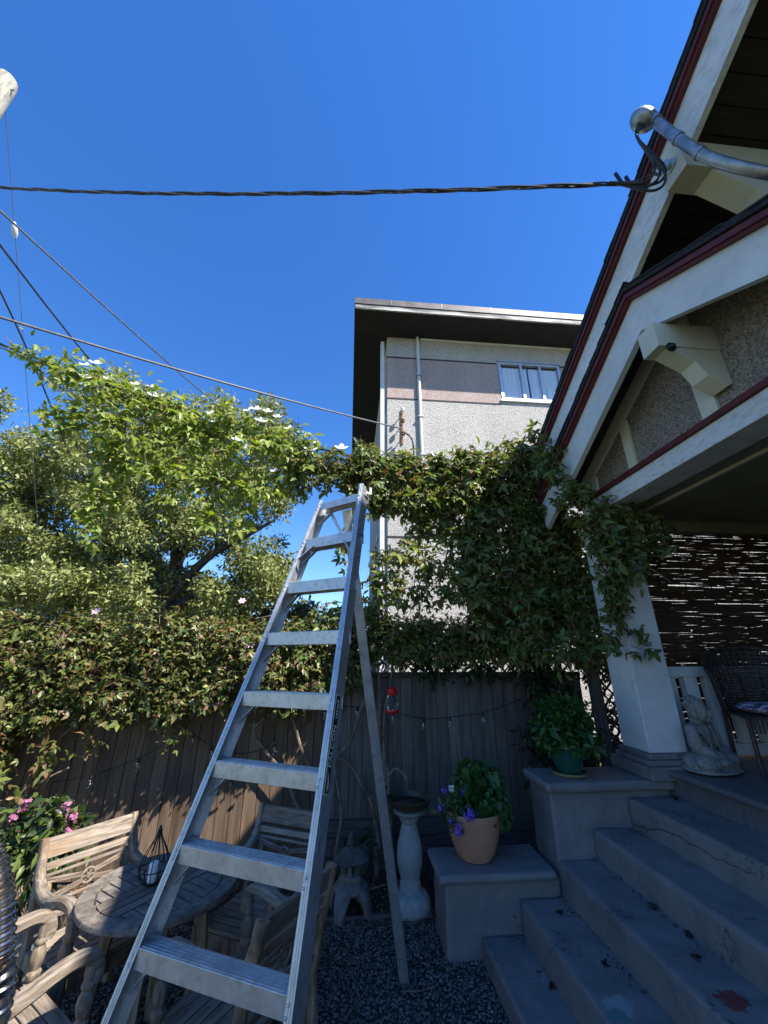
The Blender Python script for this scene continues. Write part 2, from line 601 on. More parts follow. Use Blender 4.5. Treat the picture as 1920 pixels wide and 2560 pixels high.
M['lf_tree'] = leafmat('tree_leaf', [(0.12, 0.145, 0.035), (0.22, 0.25, 0.075), (0.15, 0.18, 0.05), (0.34, 0.36, 0.14), (0.12, 0.145, 0.04), (0.27, 0.29, 0.1)], .22, rough=.5)
M['lf_far'] = leafmat('far_leaf', [(0.091, 0.111, 0.046), (0.156, 0.176, 0.078), (0.117, 0.137, 0.058)], .2)
M['lf_conifer'] = leafmat('conifer_leaf', [(.04, .055, .035), (.07, .09, .055), (.055, .07, .045)], .15)
M['lf_basil'] = leafmat('basil_leaf', [(.02, .07, .014), (.035, .1, .02), (.05, .125, .025), (.028, .085, .018)], .25)
M['lf_gera'] = leafmat('geranium_leaf', [(.03, .085, .022), (.05, .12, .03), (.04, .1, .025), (.065, .14, .035)], .25)
M['lf_pink'] = leafmat('hydrangea_leaf', [(.018, .036, .011), (.03, .055, .016), (.11, .15, .025), (.022, .042, .012), (.035, .06, .02)], .25)
M['petal_white'] = leafmat('white_petal', [(.72, .72, .66), (.78, .77, .72)], .3, rough=.6)
M['petal_pink'] = leafmat('pink_petal', [(.65, .42, .55), (.72, .5, .62)], .3, rough=.6)
M['petal_purple'] = leafmat('purple_petal', [(.16, .09, .5), (.24, .14, .62), (.2, .1, .55)], .2, rough=.6)
M['petal_magenta'] = leafmat('magenta_petal', [(.3, .08, .17), (.42, .16, .28), (.24, .06, .14), (.5, .24, .36)], .2, rough=.6)
M['seed_head'] = leafmat('seed_head', [(.25, .25, .1), (.36, .34, .16)], .3, rough=.7)

def _steps():
    m, nt, b = new_mat('painted_steps')
    L = nt.links.new
    g = N(nt, 'ShaderNodeNewGeometry')
    P = g.outputs['Position']
    nz = N(nt, 'ShaderNodeTexNoise', Scale=3.5, Detail=8, Roughness=.65)
    L(P, nz.inputs['Vector'])
    base = ramp(nt, nz.outputs['Fac'], [(.3, (.135, .132, .13)), (.5, (.178, .173, .168)), (.7, (.22, .212, .204))])
    col = base.outputs[0]
    # fine specks and scuffs
    n2 = N(nt, 'ShaderNodeTexNoise', Scale=42, Detail=6, Roughness=.75)
    L(P, n2.inputs['Vector'])
    n2b = N(nt, 'ShaderNodeTexNoise', Scale=3.1, Detail=3)
    L(P, n2b.inputs['Vector'])
    mu = N(nt, 'ShaderNodeMath', operation='MULTIPLY')
    L(n2.outputs['Fac'], mu.inputs[0])
    L(n2b.outputs['Fac'], mu.inputs[1])
    r2 = ramp(nt, mu.outputs[0], [(.335, (0, 0, 0)), (.39, (.8, .8, .8))])
    mx = N(nt, 'ShaderNodeMix', data_type='RGBA')
    L(r2.outputs[0], mx.inputs[0])
    L(col, mx.inputs[6])
    mx.inputs[7].default_value = (.03, .028, .026, 1)
    col = mx.outputs[2]
    wob = N(nt, 'ShaderNodeTexNoise', Scale=24, Detail=8, Roughness=.78)
    L(P, wob.inputs['Vector'])
    for (c, rad, colr) in (((1.75, 2.22, .534), .062, (.2, .045, .04)), ((1.40, 2.56, .326), .075, (.25, .30, .275)),
                           ((1.36, 2.50, .326), .045, (.1, .2, .19)), ((1.05, 2.72, .13), .03, (.3, .32, .33))):
        d = N(nt, 'ShaderNodeVectorMath', operation='DISTANCE')
        L(P, d.inputs[0])
        d.inputs[1].default_value = c
        a = N(nt, 'ShaderNodeMath', operation='MULTIPLY_ADD')
        L(wob.outputs['Fac'], a.inputs[0])
        a.inputs[1].default_value = -rad * 3.2
        L(d.outputs['Value'], a.inputs[2])
        lt = N(nt, 'ShaderNodeMath', operation='LESS_THAN')
        L(a.outputs[0], lt.inputs[0])
        lt.inputs[1].default_value = rad - rad * 1.62
        mx = N(nt, 'ShaderNodeMix', data_type='RGBA')
        L(lt.outputs[0], mx.inputs[0])
        L(col, mx.inputs[6])
        mx.inputs[7].default_value = colr + (1,)
        col = mx.outputs[2]
    L(col, b.inputs['Base Color'])
    b.inputs['Roughness'].default_value = .55
    b.inputs['Specular IOR Level'].default_value = .35
    bp = N(nt, 'ShaderNodeBump')
    bp.inputs['Strength'].default_value = .35
    bp.inputs['Distance'].default_value = .006
    bn = N(nt, 'ShaderNodeTexNoise', Scale=28, Detail=6, Roughness=.6)
    L(P, bn.inputs['Vector'])
    L(bn.outputs['Fac'], bp.inputs['Height'])
    L(bp.outputs[0], b.inputs['Normal'])
    return m
M['steps'] = _steps()

# ------------------------------------------------------------------ leaf machinery (numpy)
T_OVAL = (np.array([(0, 0, 0), (.3, .21, .05), (.3, -.21, .05), (.33, 0, -.03), (.65, .17, .03), (.65, -.17, .03), (.68, 0, -.05), (1, 0, -.16)]),
          np.array([(0, 3, 1), (0, 2, 3), (1, 3, 6), (1, 6, 4), (3, 2, 5), (3, 5, 6), (4, 6, 7), (6, 5, 7)]))
T_SIMPLE = (np.array([(0, 0, 0), (.45, .24, .05), (.45, -.24, .05), (1, 0, -.12), (.5, 0, -.03)]),
            np.array([(0, 4, 1), (0, 2, 4), (1, 4, 3), (4, 2, 3)]))
T_ROUND = (np.array([(0, 0, 0), (.2, .38, .06), (.2, -.38, .06), (.6, .48, .02), (.6, -.48, .02), (.95, .24, -.06), (.95, -.24, -.06), (.5, 0, -.04)]),
           np.array([(0, 7, 1), (1, 7, 3), (3, 7, 5), (5, 7, 6), (6, 7, 4), (4, 7, 2), (2, 7, 0)]))

def unit(a):
    return a / np.maximum(np.linalg.norm(a, axis=1, keepdims=True), 1e-9)

def leaf_mesh(name, pos, axis, nrm, size, mat, tmpl):
    tv, tf = tmpl
    a = unit(axis)
    s = unit(np.cross(nrm, a))
    n = np.cross(a, s)
    k = len(tv)
    V = pos[:, None, :] + size[:, None, None] * (tv[None, :, 0, None] * a[:, None, :] + tv[None, :, 1, None] * s[:, None, :] + tv[None, :, 2, None] * n[:, None, :])
    V = V.reshape(-1, 3)
    F = (tf[None, :, :] + (np.arange(len(pos)) * k)[:, None, None]).reshape(-1, 3)
    me = bpy.data.meshes.new(name)
    me.vertices.add(len(V))
    me.vertices.foreach_set('co', V.astype(np.float32).ravel())
    me.loops.add(F.size)
    me.loops.foreach_set('vertex_index', F.astype(np.int32).ravel())
    me.polygons.add(len(F))
    me.polygons.foreach_set('loop_start', np.arange(0, F.size, 3, dtype=np.int32))
    me.update(calc_edges=True)
    me.validate()
    me.materials.append(mat)
    return me

def blob_pts(blobs, per, shell=.55):
    # blobs: (cx,cy,cz, rx,ry,rz); per = leaves per unit volume-ish weight
    P, O = [], []
    for b in blobs:
        c = np.array(b[:3])
        r = np.array(b[3:6])
        n = int(per * (r[0] * r[1] * r[2]) ** (2 / 3) * (b[6] if len(b) > 6 else 1))
        d = unit(RNG.normal(size=(n, 3)))
        rad = (1 - shell * RNG.random(n) ** 1.6)[:, None] * (1 + .16 * RNG.normal(size=(n, 1)))
        P.append(c + d * r * rad)
        O.append(unit(d / r))
    return np.concatenate(P), np.concatenate(O)

def foliage(name, blobs, per, size, mat, parent=None, tmpl=T_SIMPLE, shell=.55, droop=.5, up=.6, three=False, keep=None, world=True):
    P, O = blob_pts(blobs, per, shell)
    if keep is not None:
        msk = keep(P)
        P, O = P[msk], O[msk]
    n = len(P)
    ax = O * .6 + RNG.normal(size=(n, 3)) * .55 + np.array([0, 0, -droop])
    nr = O * .7 + RNG.normal(size=(n, 3)) * .4 + np.array([0, 0, up])
    sz = size * np.clip(np.exp(RNG.normal(size=n) * .33) * .95, .4, 2.0)
    if three:
        P2, A2, N2, S2 = [P], [ax], [nr], [sz]
        sd = unit(np.cross(nr, unit(ax)))
        for sg in (-1, 1):
            P2.append(P)
            A2.append(unit(ax) * .5 + sd * sg * .9)
            N2.append(nr + sd * sg * .25)
            S2.append(sz * .8)
        P, ax, nr, sz = map(np.concatenate, (P2, A2, N2, S2))
    if parent is not None and world:
        P = P - np.array(OFF.get(parent.name, Vector((0, 0, 0))))
    me = leaf_mesh(name, P, ax, nr, sz, mat, tmpl)
    return link(name, me, parent)

def leaf_parts(name, blobs, count, size, mat, parent, tmpl=T_OVAL):
    # single leaves picked out as parts of their own, all sharing one mesh per size
    tv, tf = tmpl
    me = bpy.data.meshes.new(name)
    me.from_pydata([tuple(p) for p in tv], [], [tuple(f) for f in tf])
    me.materials.append(mat)
    P, O = blob_pts(blobs, 400, .02)
    idx = RNG.choice(len(P), min(count, len(P)), replace=False)
    off = np.array(OFF.get(parent.name, Vector((0, 0, 0))))
    for i in idx:
        o = O[i]
        if o[1] > .25:
            o = o * np.array([1, -1, 1])
        p = P[i] + o * .03
        ax = Vector(o * .5 + RNG.normal(size=3) * .5 + np.array([0, -.1, -.6])).normalized()
        nr = Vector(o * .8 + RNG.normal(size=3) * .3 + np.array([0, 0, .5]))
        s = nr.cross(ax).normalized()
        nn = ax.cross(s)
        ob = bpy.data.objects.new(name, me)
        COL.objects.link(ob)
        ob.parent = parent
        q = Matrix((ax, s, nn)).transposed().to_quaternion()
        ob.rotation_mode = 'QUATERNION'
        ob.rotation_quaternion = q
        ob.location = Vector(p - off)
        k = size * (.8 + .5 * random.random())
        ob.scale = (k, k, k)

def flower_mesh(name, mat, petals=5, r=.04, cup=.3, wide=.5):
    V, F = [], []
    for k in range(petals):
        a = 2 * math.pi * k / petals
        u = np.array([math.cos(a), math.sin(a), 0])
        s = np.array([-math.sin(a), math.cos(a), 0])
        b = len(V)
        for (x, y, z) in ((0.05, 0, 0), (.5, wide * .5, cup * .25), (.5, -wide * .5, cup * .25), (1, 0, cup), (.85, wide * .35, cup * .8), (.85, -wide * .35, cup * .8)):
            V.append(tuple((u * x + s * y) * r + np.array([0, 0, z * r])))
        F += [(b, b + 2, b + 1), (b + 1, b + 2, b + 5, b + 4), (b + 4, b + 5, b + 3)]
    b = len(V)
    for k in range(6):
        a = k * math.pi / 3
        V.append((.13 * r * math.cos(a), .13 * r * math.sin(a), .02 * r))
    V.append((0, 0, .3 * r))
    F += [(b + k, b + (k + 1) % 6, b + 6) for k in range(6)]
    me = bpy.data.meshes.new(name)
    me.from_pydata(V, [], F)
    me.materials.append(mat)
    return me

def put_flower(name, me, p, d, parent, s=1.0):
    o = bpy.data.objects.new(name, me)
    COL.objects.link(o)
    o.parent = parent
    o.location = Vector(p) - OFF.get(parent.name, Vector((0, 0, 0)))
    o.rotation_mode = 'QUATERNION'
    o.rotation_quaternion = Vector(d).to_track_quat('Z', 'Y')
    o.scale = (s, s, s)
    return o

# ================================================================== THE SETTING
def sheet(name, x0, x1, y0, y1, z, mat, nx=1, ny=1, amp=0):
    vs, fs = [], []
    for i in range(nx + 1):
        for j in range(ny + 1):
            x = x0 + (x1 - x0) * i / nx
            y = y0 + (y1 - y0) * j / ny
            vs.append((x, y, z + amp * (math.sin(x * 5.1 + y * 2.3) + math.sin(y * 6.7 - x * 1.9))))
    for i in range(nx):
        for j in range(ny):
            a = i * (ny + 1) + j
            fs.append((a, a + ny + 1, a + ny + 2, a + 1))
    me = bpy.data.meshes.new(name)
    me.from_pydata(vs, [], fs)
    me.materials.append(mat)
    return struct(link(name, me))

sheet('ground', -300, 300, -300, 400, -.03, M['lawn_far'])
sheet('gravel_yard', -3.6, 2.7, -2.5, 4.05, 0.0, M['gravel_bed'], 60, 60, .003)
sheet('soil_bed', -4.4, 2.9, 4.02, 5.2, .006, M['earth'], 60, 14, .008)
sheet('neighbour_ground', -30, 30, 5.2, 9.0, -.01, M['earth'])

def scatter(name, n, x0, x1, y0, y1, z, smin, smax, mat, flat=.6, keep=None):
    ico = bmesh.new()
    bmesh.ops.create_icosphere(ico, subdivisions=1, radius=1)
    tv = np.array([v.co[:] for v in ico.verts])
    tf = np.array([[v.index for v in f.verts] for f in ico.faces])
    ico.free()
    pos = np.stack([RNG.uniform(x0, x1, n), RNG.uniform(y0, y1, n), np.full(n, z) + RNG.uniform(-.002, .007, n)], 1)
    if keep is not None:
        pos = pos[keep(pos)]
        n = len(pos)
    sc = RNG.uniform(smin, smax, (n, 1)) * np.stack([RNG.uniform(.8, 1.3, n), RNG.uniform(.7, 1.1, n), RNG.uniform(flat * .7, flat * 1.1, n)], 1)
    an = RNG.uniform(0, 2 * math.pi, n)
    ti = RNG.normal(size=n) * .35
    jit = 1 + .22 * RNG.normal(size=(n, len(tv)))
    V = tv[None] * jit[:, :, None] * sc[:, None, :]
    ct, st = np.cos(ti)[:, None], np.sin(ti)[:, None]
    x, z_ = V[:, :, 0] * ct - V[:, :, 2] * st, V[:, :, 0] * st + V[:, :, 2] * ct
    ca, sa = np.cos(an)[:, None], np.sin(an)[:, None]
    V = np.stack([x * ca - V[:, :, 1] * sa, x * sa + V[:, :, 1] * ca, z_], 2) + pos[:, None, :]
    V = V.reshape(-1, 3)
    F = (tf[None] + (np.arange(n) * len(tv))[:, None, None]).reshape(-1, 3)
    me = bpy.data.meshes.new(name)
    me.vertices.add(len(V))
    me.vertices.foreach_set('co', V.astype(np.float32).ravel())
    me.loops.add(F.size)
    me.loops.foreach_set('vertex_index', F.astype(np.int32).ravel())
    me.polygons.add(len(F))
    me.polygons.foreach_set('loop_start', np.arange(0, F.size, 3, dtype=np.int32))
    me.update(calc_edges=True)
    me.materials.append(mat)
    return stuff(link(name, me))

g = scatter('gravel', 25000, -2.3, 1.05, 2.0, 4.05, .004, .0055, .0115, M['pebble'])
tag(g, 'loose grey crushed gravel covering the yard floor', 'gravel')
g = scatter('bark_mulch', 4500, -3.6, 1.0, 3.9, 4.75, .008, .006, .02, M['bark_litter'], .35)
tag(g, 'brown bark and dry leaf litter along the fence foot', 'mulch')

# ------------------------------------------------------------------ apartment building next door
AP = thing('apartment_building', 'tall grey stucco building with flat overhanging roof beyond the fence', 'building', (6, 12, 0))
XW, YW = .88, 9.0
wl = MB().bx((XW, YW, 0), (4.25, 18, 8.84)).bx((4.25, YW, 0), (14, 18, 9.01)).build('wall', M['stucco'], AP)
MB().bx((XW + .0, YW + .004, 8.84), (4.25, 17.9, 10.31)).bx((6.2, YW + .004, 9.01), (14, 17.9, 10.31)).build('pink_band', M['stucco_pink'], AP)
MB().bx((XW, YW, 10.31), (4.25, 18, 11.07)).bx((4.25, YW, 10.38), (14, 18, 11.07)).build('upper_wall', M['stucco'], AP)
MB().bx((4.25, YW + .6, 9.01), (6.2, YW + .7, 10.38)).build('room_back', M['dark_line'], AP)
for z in (8.84, 10.31):
    MB().bx((XW - .012, YW - .012, z - .02), (4.2, YW + .02, z + .02)).build('joint_bead', M['dark_line'], AP)
MB().bx((XW - .012, YW + .03, 8.82), (XW + .02, 17.8, 8.86)).build('joint_bead', M['dark_line'], AP)
for z in (4.74,):
    MB().bx((XW - .012, YW - .012, z - .02), (14, YW + .02, z + .02)).build('joint_bead', M['dark_line'], AP)
MB().bx((1.9, YW - .05, 10.99), (14, YW - .002, 11.066)).build('soffit_moulding', M['white_paint'], AP)
rf = MB().bx((-.06, 8.1, 11.075), (15, 19.4, 11.249)).build('roof', M['nbr_soffit'], AP)
MB().bx((-.10, 8.05, 11.085), (15, 8.098, 11.24)).build('fascia', M['nbr_fascia'], rf)
MB().bx((-.10, 8.101, 11.085), (-.062, 19.5, 11.29)).build('fascia', M['nbr_soffit'], rf)
MB().bx((-.12, 8.03, 11.25), (15, 19.5, 11.455)).build('flashing', M['flashing'], rf)
for k in range(8):
    MB().bx((.9 + k * 1.45, 8.022, 11.26), (.915 + k * 1.45, 8.029, 11.45)).build('flashing_seam', M['steel'], rf)
MB().bx((.1, 8.5, 11.066), (15, 8.515, 11.074)).build('soffit_joint', M['dark_line'], rf)
# window with curtains
w = MB()
for (a, b) in (((4.25, 9.01), (6.2, 9.07)), ((4.25, 10.31), (6.2, 10.38)), ((4.25, 9.07), (4.33, 10.31)), ((6.12, 9.07), (6.2, 10.31))):
    w.bx((a[0], YW - .02, a[1]), (b[0], YW + .09, b[1]))
wf = w.build('window', M['alu_frame'], AP)
for x in (4.96, 5.56):
    MB().bx((x - .035, YW - .01, 9.07), (x + .035, YW + .05, 10.31)).build('mullion', M['alu_frame'], wf)
MB().bx((4.2, YW - .06, 8.93), (6.25, YW + .02, 9.0)).build('sill', M['white_paint'], wf)
MB().bx((4.22, YW - .05, 10.385), (6.23, YW - .002, 10.44)).build('head_trim', M['alu_frame'], wf)
for (a, b) in ((4.33, 4.925), (4.995, 5.525), (5.595, 6.12)):
    MB().bx((a, YW + .024, 9.07), (b, YW + .028, 10.31)).build('pane', M['pane'], wf)
for (a, b) in ((4.34, 5.16), (5.22, 6.11)):
    vs, fs = [], []
    n = 60
    for i in range(n + 1):
        x = a + (b - a) * i / n
        y = YW + .085 + .022 * math.sin(i * 1.05) + .012 * math.sin(i * 2.7)
        vs += [(x, y, 9.05), (x, y, 10.25)]
    fs = [(2 * i, 2 * i + 2, 2 * i + 3, 2 * i + 1) for i in range(n)]
    MB().add(vs, fs).build('curtain', M['curtain'], wf, smooth=True)
def pipe(p, q, r, name, mat, parent, n=10):
    return MB().tube([p, lerp(p, q, .5), q], r, n).build(name, mat, parent, smooth=True)
pipe((1.8, YW - .06, 6.25), (1.8, YW - .06, 11.06), .05, 'downpipe', M['downpipe'], AP)
MB().bx((.69, YW + .02, .1), (.80, YW + .12, 10.9)).build('downpipe', M['downpipe'], AP)
for z in (7.0, 8.2, 9.6):
    MB().bx((1.73, YW - .125, z), (1.87, YW - .002, z + .03)).build('pipe_strap', M['steel'], AP)
for k, (y, z) in enumerate(((9.9, 3.0), (11.6, 3.0), (9.9, 5.6), (11.6, 5.6))):
    lw = MB().bx((XW - .05, y, z), (XW - .002, y + .12, z + 1.6)).bx((XW - .05, y + .9, z), (XW - .002, y + 1.02, z + 1.6)).bx((XW - .05, y + .12, z + 1.5), (XW - .002, y + .9, z + 1.6)).bx((XW - .05, y + .12, z), (XW - .002, y + .9, z + .1)).build('side_window', M['white_paint'], AP)
    MB().bx((XW - .012, y + .12, z + .1), (XW - .004, y + .9, z + 1.5)).build('pane', M['dark_line'], lw)
pipe((XW - .06, 10.7, .2), (XW - .06, 10.7, 9), .04, 'conduit', M['downpipe'], AP)
# wall bracket with insulators, and the drum head of the service entrance
BK = thing('insulator_bracket', 'rusty cable bracket with three insulators on the stucco wall', 'bracket', (1.28, 8.95, 7.7))
MB().bx((1.255, 8.96, 7.35), (1.305, 8.995, 8.45)).build('bracket_plate', M['rust'], BK)
for z in (7.55, 7.95, 8.3):
    MB().tube([(1.28, 8.96, z), (1.28, 8.78, z)], .014, 6).build('pin', M['rust'], BK)
    MB().lathe([(.03, -.05), (.055, -.04), (.055, -.02), (.035, 0), (.055, .02), (.055, .04), (.03, .05)], (1.28, 8.77, z), 10).build('insulator', M['white_plastic'] if z > 8.2 else M['rust'], BK, smooth=True)
SH = thing('cable_entrance', 'round grey cable entrance head low on the stucco wall', 'cable head', (2.0, 8.9, 6.9))
MB().ell((2.03, 8.85, 6.93), (.13, .13, .13)).build('dome', M['galv'], SH, smooth=True)
MB().tube([(2.0, 8.9, 6.85), (1.9, 8.93, 6.6), (1.86, 8.93, 6.3)], .05, 8).build('elbow', M['galv'], SH, smooth=True)

# ------------------------------------------------------------------ porch house on the right
HS = thing('porch_house', 'bungalow with nested white gables, red trim and a pebbledash porch gable', 'house', (4.5, .5, 0))
PA, PZ, PS = 2.13, 4.79, .55
MA, MZ, MS = .10, 6.37 + .555 * .97, .555
pz = lambda y: PZ - PS * abs(y - PA)
mz = lambda y: MZ - MS * abs(y - MA)
PY0, PY1 = .15, 4.0
MY0, MY1 = -4.45, 4.58

def rake(name, mat, parent, zf, ap, ya, yb, top, bot, x0, x1, bevel=0.0):
    # board following the roof line zf between ya and yb, 'top'..'bot' below the line
    poly = [(ya, zf(ya) - top), (yb, zf(yb) - top), (yb, zf(yb) - bot), (ya, zf(ya) - bot)]
    return MB().prism(poly, (x0, 0, 0), (0, 1, 0), (0, 0, 1), (x1 - x0, 0, 0)).build(name, mat, parent, bevel=bevel)

def vroof(name, zf, ap, ya, yb, th, x0, x1, mat, parent):
    poly = [(ya, zf(ya)), (ap, zf(ap)), (yb, zf(yb)), (yb, zf(yb) - th), (ap, zf(ap) - th), (ya, zf(ya) - th)]
    return MB().prism(poly, (x0, 0, 0), (0, 1, 0), (0, 0, 1), (x1 - x0, 0, 0)).build(name, mat, parent)

mr = vroof('main_roof', mz, MA, MY0, MY1, .05, 2.398, 10, M['shingle'], HS)
pr = vroof('porch_roof', pz, PA, PY0, PY1, .04, 2.148, 3.6, M['shingle'], HS)
# ragged shingle butts along the rakes
sh_me = MB().box((0, 0, 0), (.04, .17, .012)).mesh('shingle_butt', M['shingle'])
def butts(zf, ap, ya, yb, x, parent, slope):
    y = ya
    while y < yb:
        o = link('shingle_butt', sh_me, parent)
        s = 1 if y > ap else -1
        o.location = Vector((x + random.uniform(-.004, .008), y, zf(y) + .004 + random.uniform(0, .006))) - OFF[HS.name]
        o.rotation_euler = (-math.atan(slope) * s + R(3 * s), 0, random.uniform(-.03, .03))
        y += .145
butts(mz, MA, .8, MY1, 2.41, mr, MS)
butts(pz, PA, 1.0, PY1, 2.16, pr, PS)
for (zf, ap, y0, y1, xr, xw, t1, t2, bt, tr) in ((mz, MA, MY0, MY1, 2.435, 2.46, .052, .15, .52, .05), (pz, PA, PY0, PY1, 2.185, 2.21, .042, .125, .44, .045)):
    for (ya, yb) in ((ap, y1), (y0, ap)):
        b = rake('rake_board', M['white_worn'] if zf is mz else M['white_paint'], HS, zf, ap, ya, yb, t1 + .002, bt, xw, xw + .05)
        rake('red_trim', M['red_trim'], b, zf, ap, ya, yb, t1, t2, xr - .012, xw - .001)
        rake('red_bead', M['red_trim'], b, zf, ap, ya, yb, t1 + .02, t1 + .06, xr - .03, xr - .013)
# soffit boards
def soffit(zf, ap, ya, yb, dn, x0, x1, parent, slope, step=.15):
    L = step * .96
    y = ya
    me = None
    while y < yb:
        s = 1 if y > ap else -1
        th = -math.atan(slope) * s
        if me is None:
            me = MB().box((0, 0, 0), (x1 - x0, L / math.cos(th), .018)).mesh('soffit_board', M['soffit_dark'])
        o = link('soffit_board', me, parent)
        o.location = Vector(((x0 + x1) / 2, y + step / 2, zf(y + step / 2) - dn + random.uniform(-.003, .003))) - OFF[HS.name]
        o.rotation_euler = (th, 0, 0)
        y += step
soffit(mz, MA, .12, MY1 - .1, .085, 2.52, 3.6, mr, MS)
soffit(pz, PA, 2.15, PY1 - .1, .07, 2.27, 2.6, pr, PS)
soffit(pz, PA, .5, 2.0, .07, 2.27, 2.6, pr, PS)
rake('near_soffit', M['soffit_dark'], mr, mz, MA, MY0, MA - .02, .07, .09, 2.52, 3.6)
# gable walls
def gable(name, x0, x1, zf, ap, ya, yb, z0, dn, mat):
    poly = [(ya, z0), (yb, z0), (yb, max(zf(yb) - dn, z0 + .01)), (ap, zf(ap) - dn), (ya, max(zf(ya) - dn, z0 + .01))]
    return MB().prism(poly, (x0, 0, 0), (0, 1, 0), (0, 0, 1), (x1 - x0, 0, 0)).build(name, mat, HS)
gable('main_gable_wall', 3.6, 3.75, mz, MA, MY0 + .4, MY1 - .35, 3.46, .12, M['pebbledash'])
pw = gable('porch_gable_wall', 2.6, 2.7, pz, PA, .3, 3.95, 3.54, .085, M['pebbledash'])
for (ya, yb) in ((PA, 3.93), (.3, PA)):
    rake('frieze_board', M['cream_paint'], pw, pz, PA, ya, yb, .088, .24, 2.57, 2.598)
for y, wd in ((2.15, .13), (2.97, .10), (1.30, .10), (3.55, .09)):
    MB().bx((2.572, y - wd / 2, 3.585), (2.597, y + wd / 2, pz(y) - .242)).build('timber_batten', M['cream_paint'], pw)
bm_ = MB().bx((2.55, .2, 3.37), (2.82, 3.80, 3.53)).build('porch_beam', M['white_worn'], HS, bevel=.006)
MB().bx((2.52, .2, 3.532), (2.596, 3.83, 3.555)).build('red_moulding', M['red_trim'], bm_)
MB().bx((2.535, .2, 3.556), (2.596, 3.82, 3.582)).build('red_moulding', M['red_trim'], bm_)
MB().bx((2.821, .2, 3.40), (5.2, 3.86, 3.46)).build('porch_ceiling', M['ceiling'], HS)
MB().bx((3.02, .2, 3.375), (3.05, 3.86, 3.398)).build('ceiling_batten', M['cream_paint'], HS)
MB().bx((2.88, 3.78, 3.27), (5.2, 3.88, 3.398)).build('header_board', M['ceiling'], HS)
MB().bx((5.2, MY0 + .4, 0), (5.35, 4.2, 3.46)).build('front_wall', M['house_wall'], HS)
MB().bx((3.25, MY0 + .4, 3.461), (9.9, 4.2, 3.6)).build('floor_slab', M['house_wall'], HS)
MB().bx((5.35, 4.05, 0), (9.9, 4.2, 4.5)).build('side_wall', M['house_wall'], HS)
MB().bx((2.75, MY0 + .4, 0), (9.9, MY0 + .55, 4.5)).build('side_wall', M['house_wall'], HS)
MB().bx((2.7, MY0 + .6, 0), (2.85, .0, 3.46)).build('porch_wall', M['pebbledash'], HS)
dk = MB().bx((2.64, .3, .85), (5.2, 3.9, 1.08)).build('deck', M['deck'], HS)
y = .3
k = 0
while y < 3.88:
    MB().bx((2.615, y, 1.081), (5.2, y + .093, 1.108)).build('deck_board', M['deck'], dk, bevel=.002)
    y += .095
MB().tube([(2.605, .3, 1.085), (2.605, 2, 1.085), (2.605, 3.43, 1.085)], .024, 10).build('nosing', M['deck'], dk, smooth=True)
# pillar
pl = MB().bx((2.53, 3.5, 1.21), (2.87, 3.84, 3.368)).build('porch_pillar', M['white_paint'], HS, bevel=.006)
for (e, z0, z1) in ((.09, 1.032, 1.125), (.055, 1.126, 1.165), (.03, 1.166, 1.208)):
    MB().bx((2.53 - e, 3.5 - e, z0), (2.87 + e, 3.84 + e, z1)).build('base_moulding', M['steps'], pl, bevel=.008)
MB().bx((2.50, 3.47, 3.2), (2.90, 3.87, 3.30)).build('capital', M['cream_paint'], pl, bevel=.01)
# brackets under the two ridges
br = MB().bx((2.12, 1.945, 4.02), (2.60, 2.095, 4.23)).build('gable_bracket', M['cream_paint'], HS, bevel=.004)
MB().prism([(2.19, 4.018), (2.37, 3.905), (2.43, 3.79), (2.56, 3.71), (2.598, 3.73), (2.598, 4.018)], (0, 1.955, 0), (1, 0, 0), (0, 0, 1), (0, .13, 0)).build('knee_brace', M['cream_paint'], br, bevel=.003)
br2 = MB().bx((2.405, 1.56, 5.40), (3.60, 1.75, 5.72)).build('gable_bracket', M['cream_paint'], HS, bevel=.004)
MB().prism([(2.62, 5.398), (2.92, 5.2), (3.2, 4.98), (3.598, 4.85), (3.598, 5.398)], (0, 1.57, 0), (1, 0, 0), (0, 0, 1), (0, .17, 0)).build('knee_brace', M['cream_paint'], br2, bevel=.003)
SC = thing('security_camera', 'small black dome camera under the porch gable bracket', 'camera', (2.2, 1.935, 4.0))
MB().lathe([(.034, 0), (.036, .008), (.034, .016), (.028, .02)], (2.2, 1.945, 4.0), 16, Matrix.Rotation(R(90), 3, 'X')).build('mount', M['black_wire'], SC, smooth=True)
MB().ell((2.2, 1.926, 4.0), (.02, .02, .02)).build('lens', M['lens'], SC, smooth=True)

# ------------------------------------------------------------------ concrete steps
ST = thing('concrete_steps', 'wide blue-grey painted concrete steps climbing to the porch', 'steps', (1.8, 2, 0))
ZS = [.132, .326, .534, .722, .914]
XS = [.987, 1.287, 1.608, 1.917, 2.247, 2.62]
for i in range(5):
    MB().bx((XS[i], .35, -.05), (XS[i + 1] + .03, 3.498, ZS[i])).build('step', M['steps'], ST, bevel=.016, seg=3)
pb = MB().bx((.745, 3.5, -.05), (1.618, 3.9, .425)).build('low_pier', M['steps'], ST, bevel=.012)
MB().bx((.70, 3.452, .426), (1.585, 3.93, .485)).build('pier_cap', M['steps'], pb, bevel=.024, seg=4)
pb = MB().bx((1.62, 3.5, -.05), (2.64, 3.88, .958)).build('tall_pier', M['steps'], ST, bevel=.01)
MB().bx((1.585, 3.452, .959), (2.66, 3.92, 1.03)).build('pier_cap', M['steps'], pb, bevel=.014, seg=3)
ck = [(3.46, .745), (3.40, .752), (3.34, .765), (3.28, .778), (3.21, .80), (3.13, .818), (3.06, .822), (2.99, .836), (2.92, .826), (2.85, .838), (2.78, .826), (2.72, .818), (2.67, .833), (2.62, .825), (2.57, .842), (2.52, .838), (2.47, .85)]
cv = []
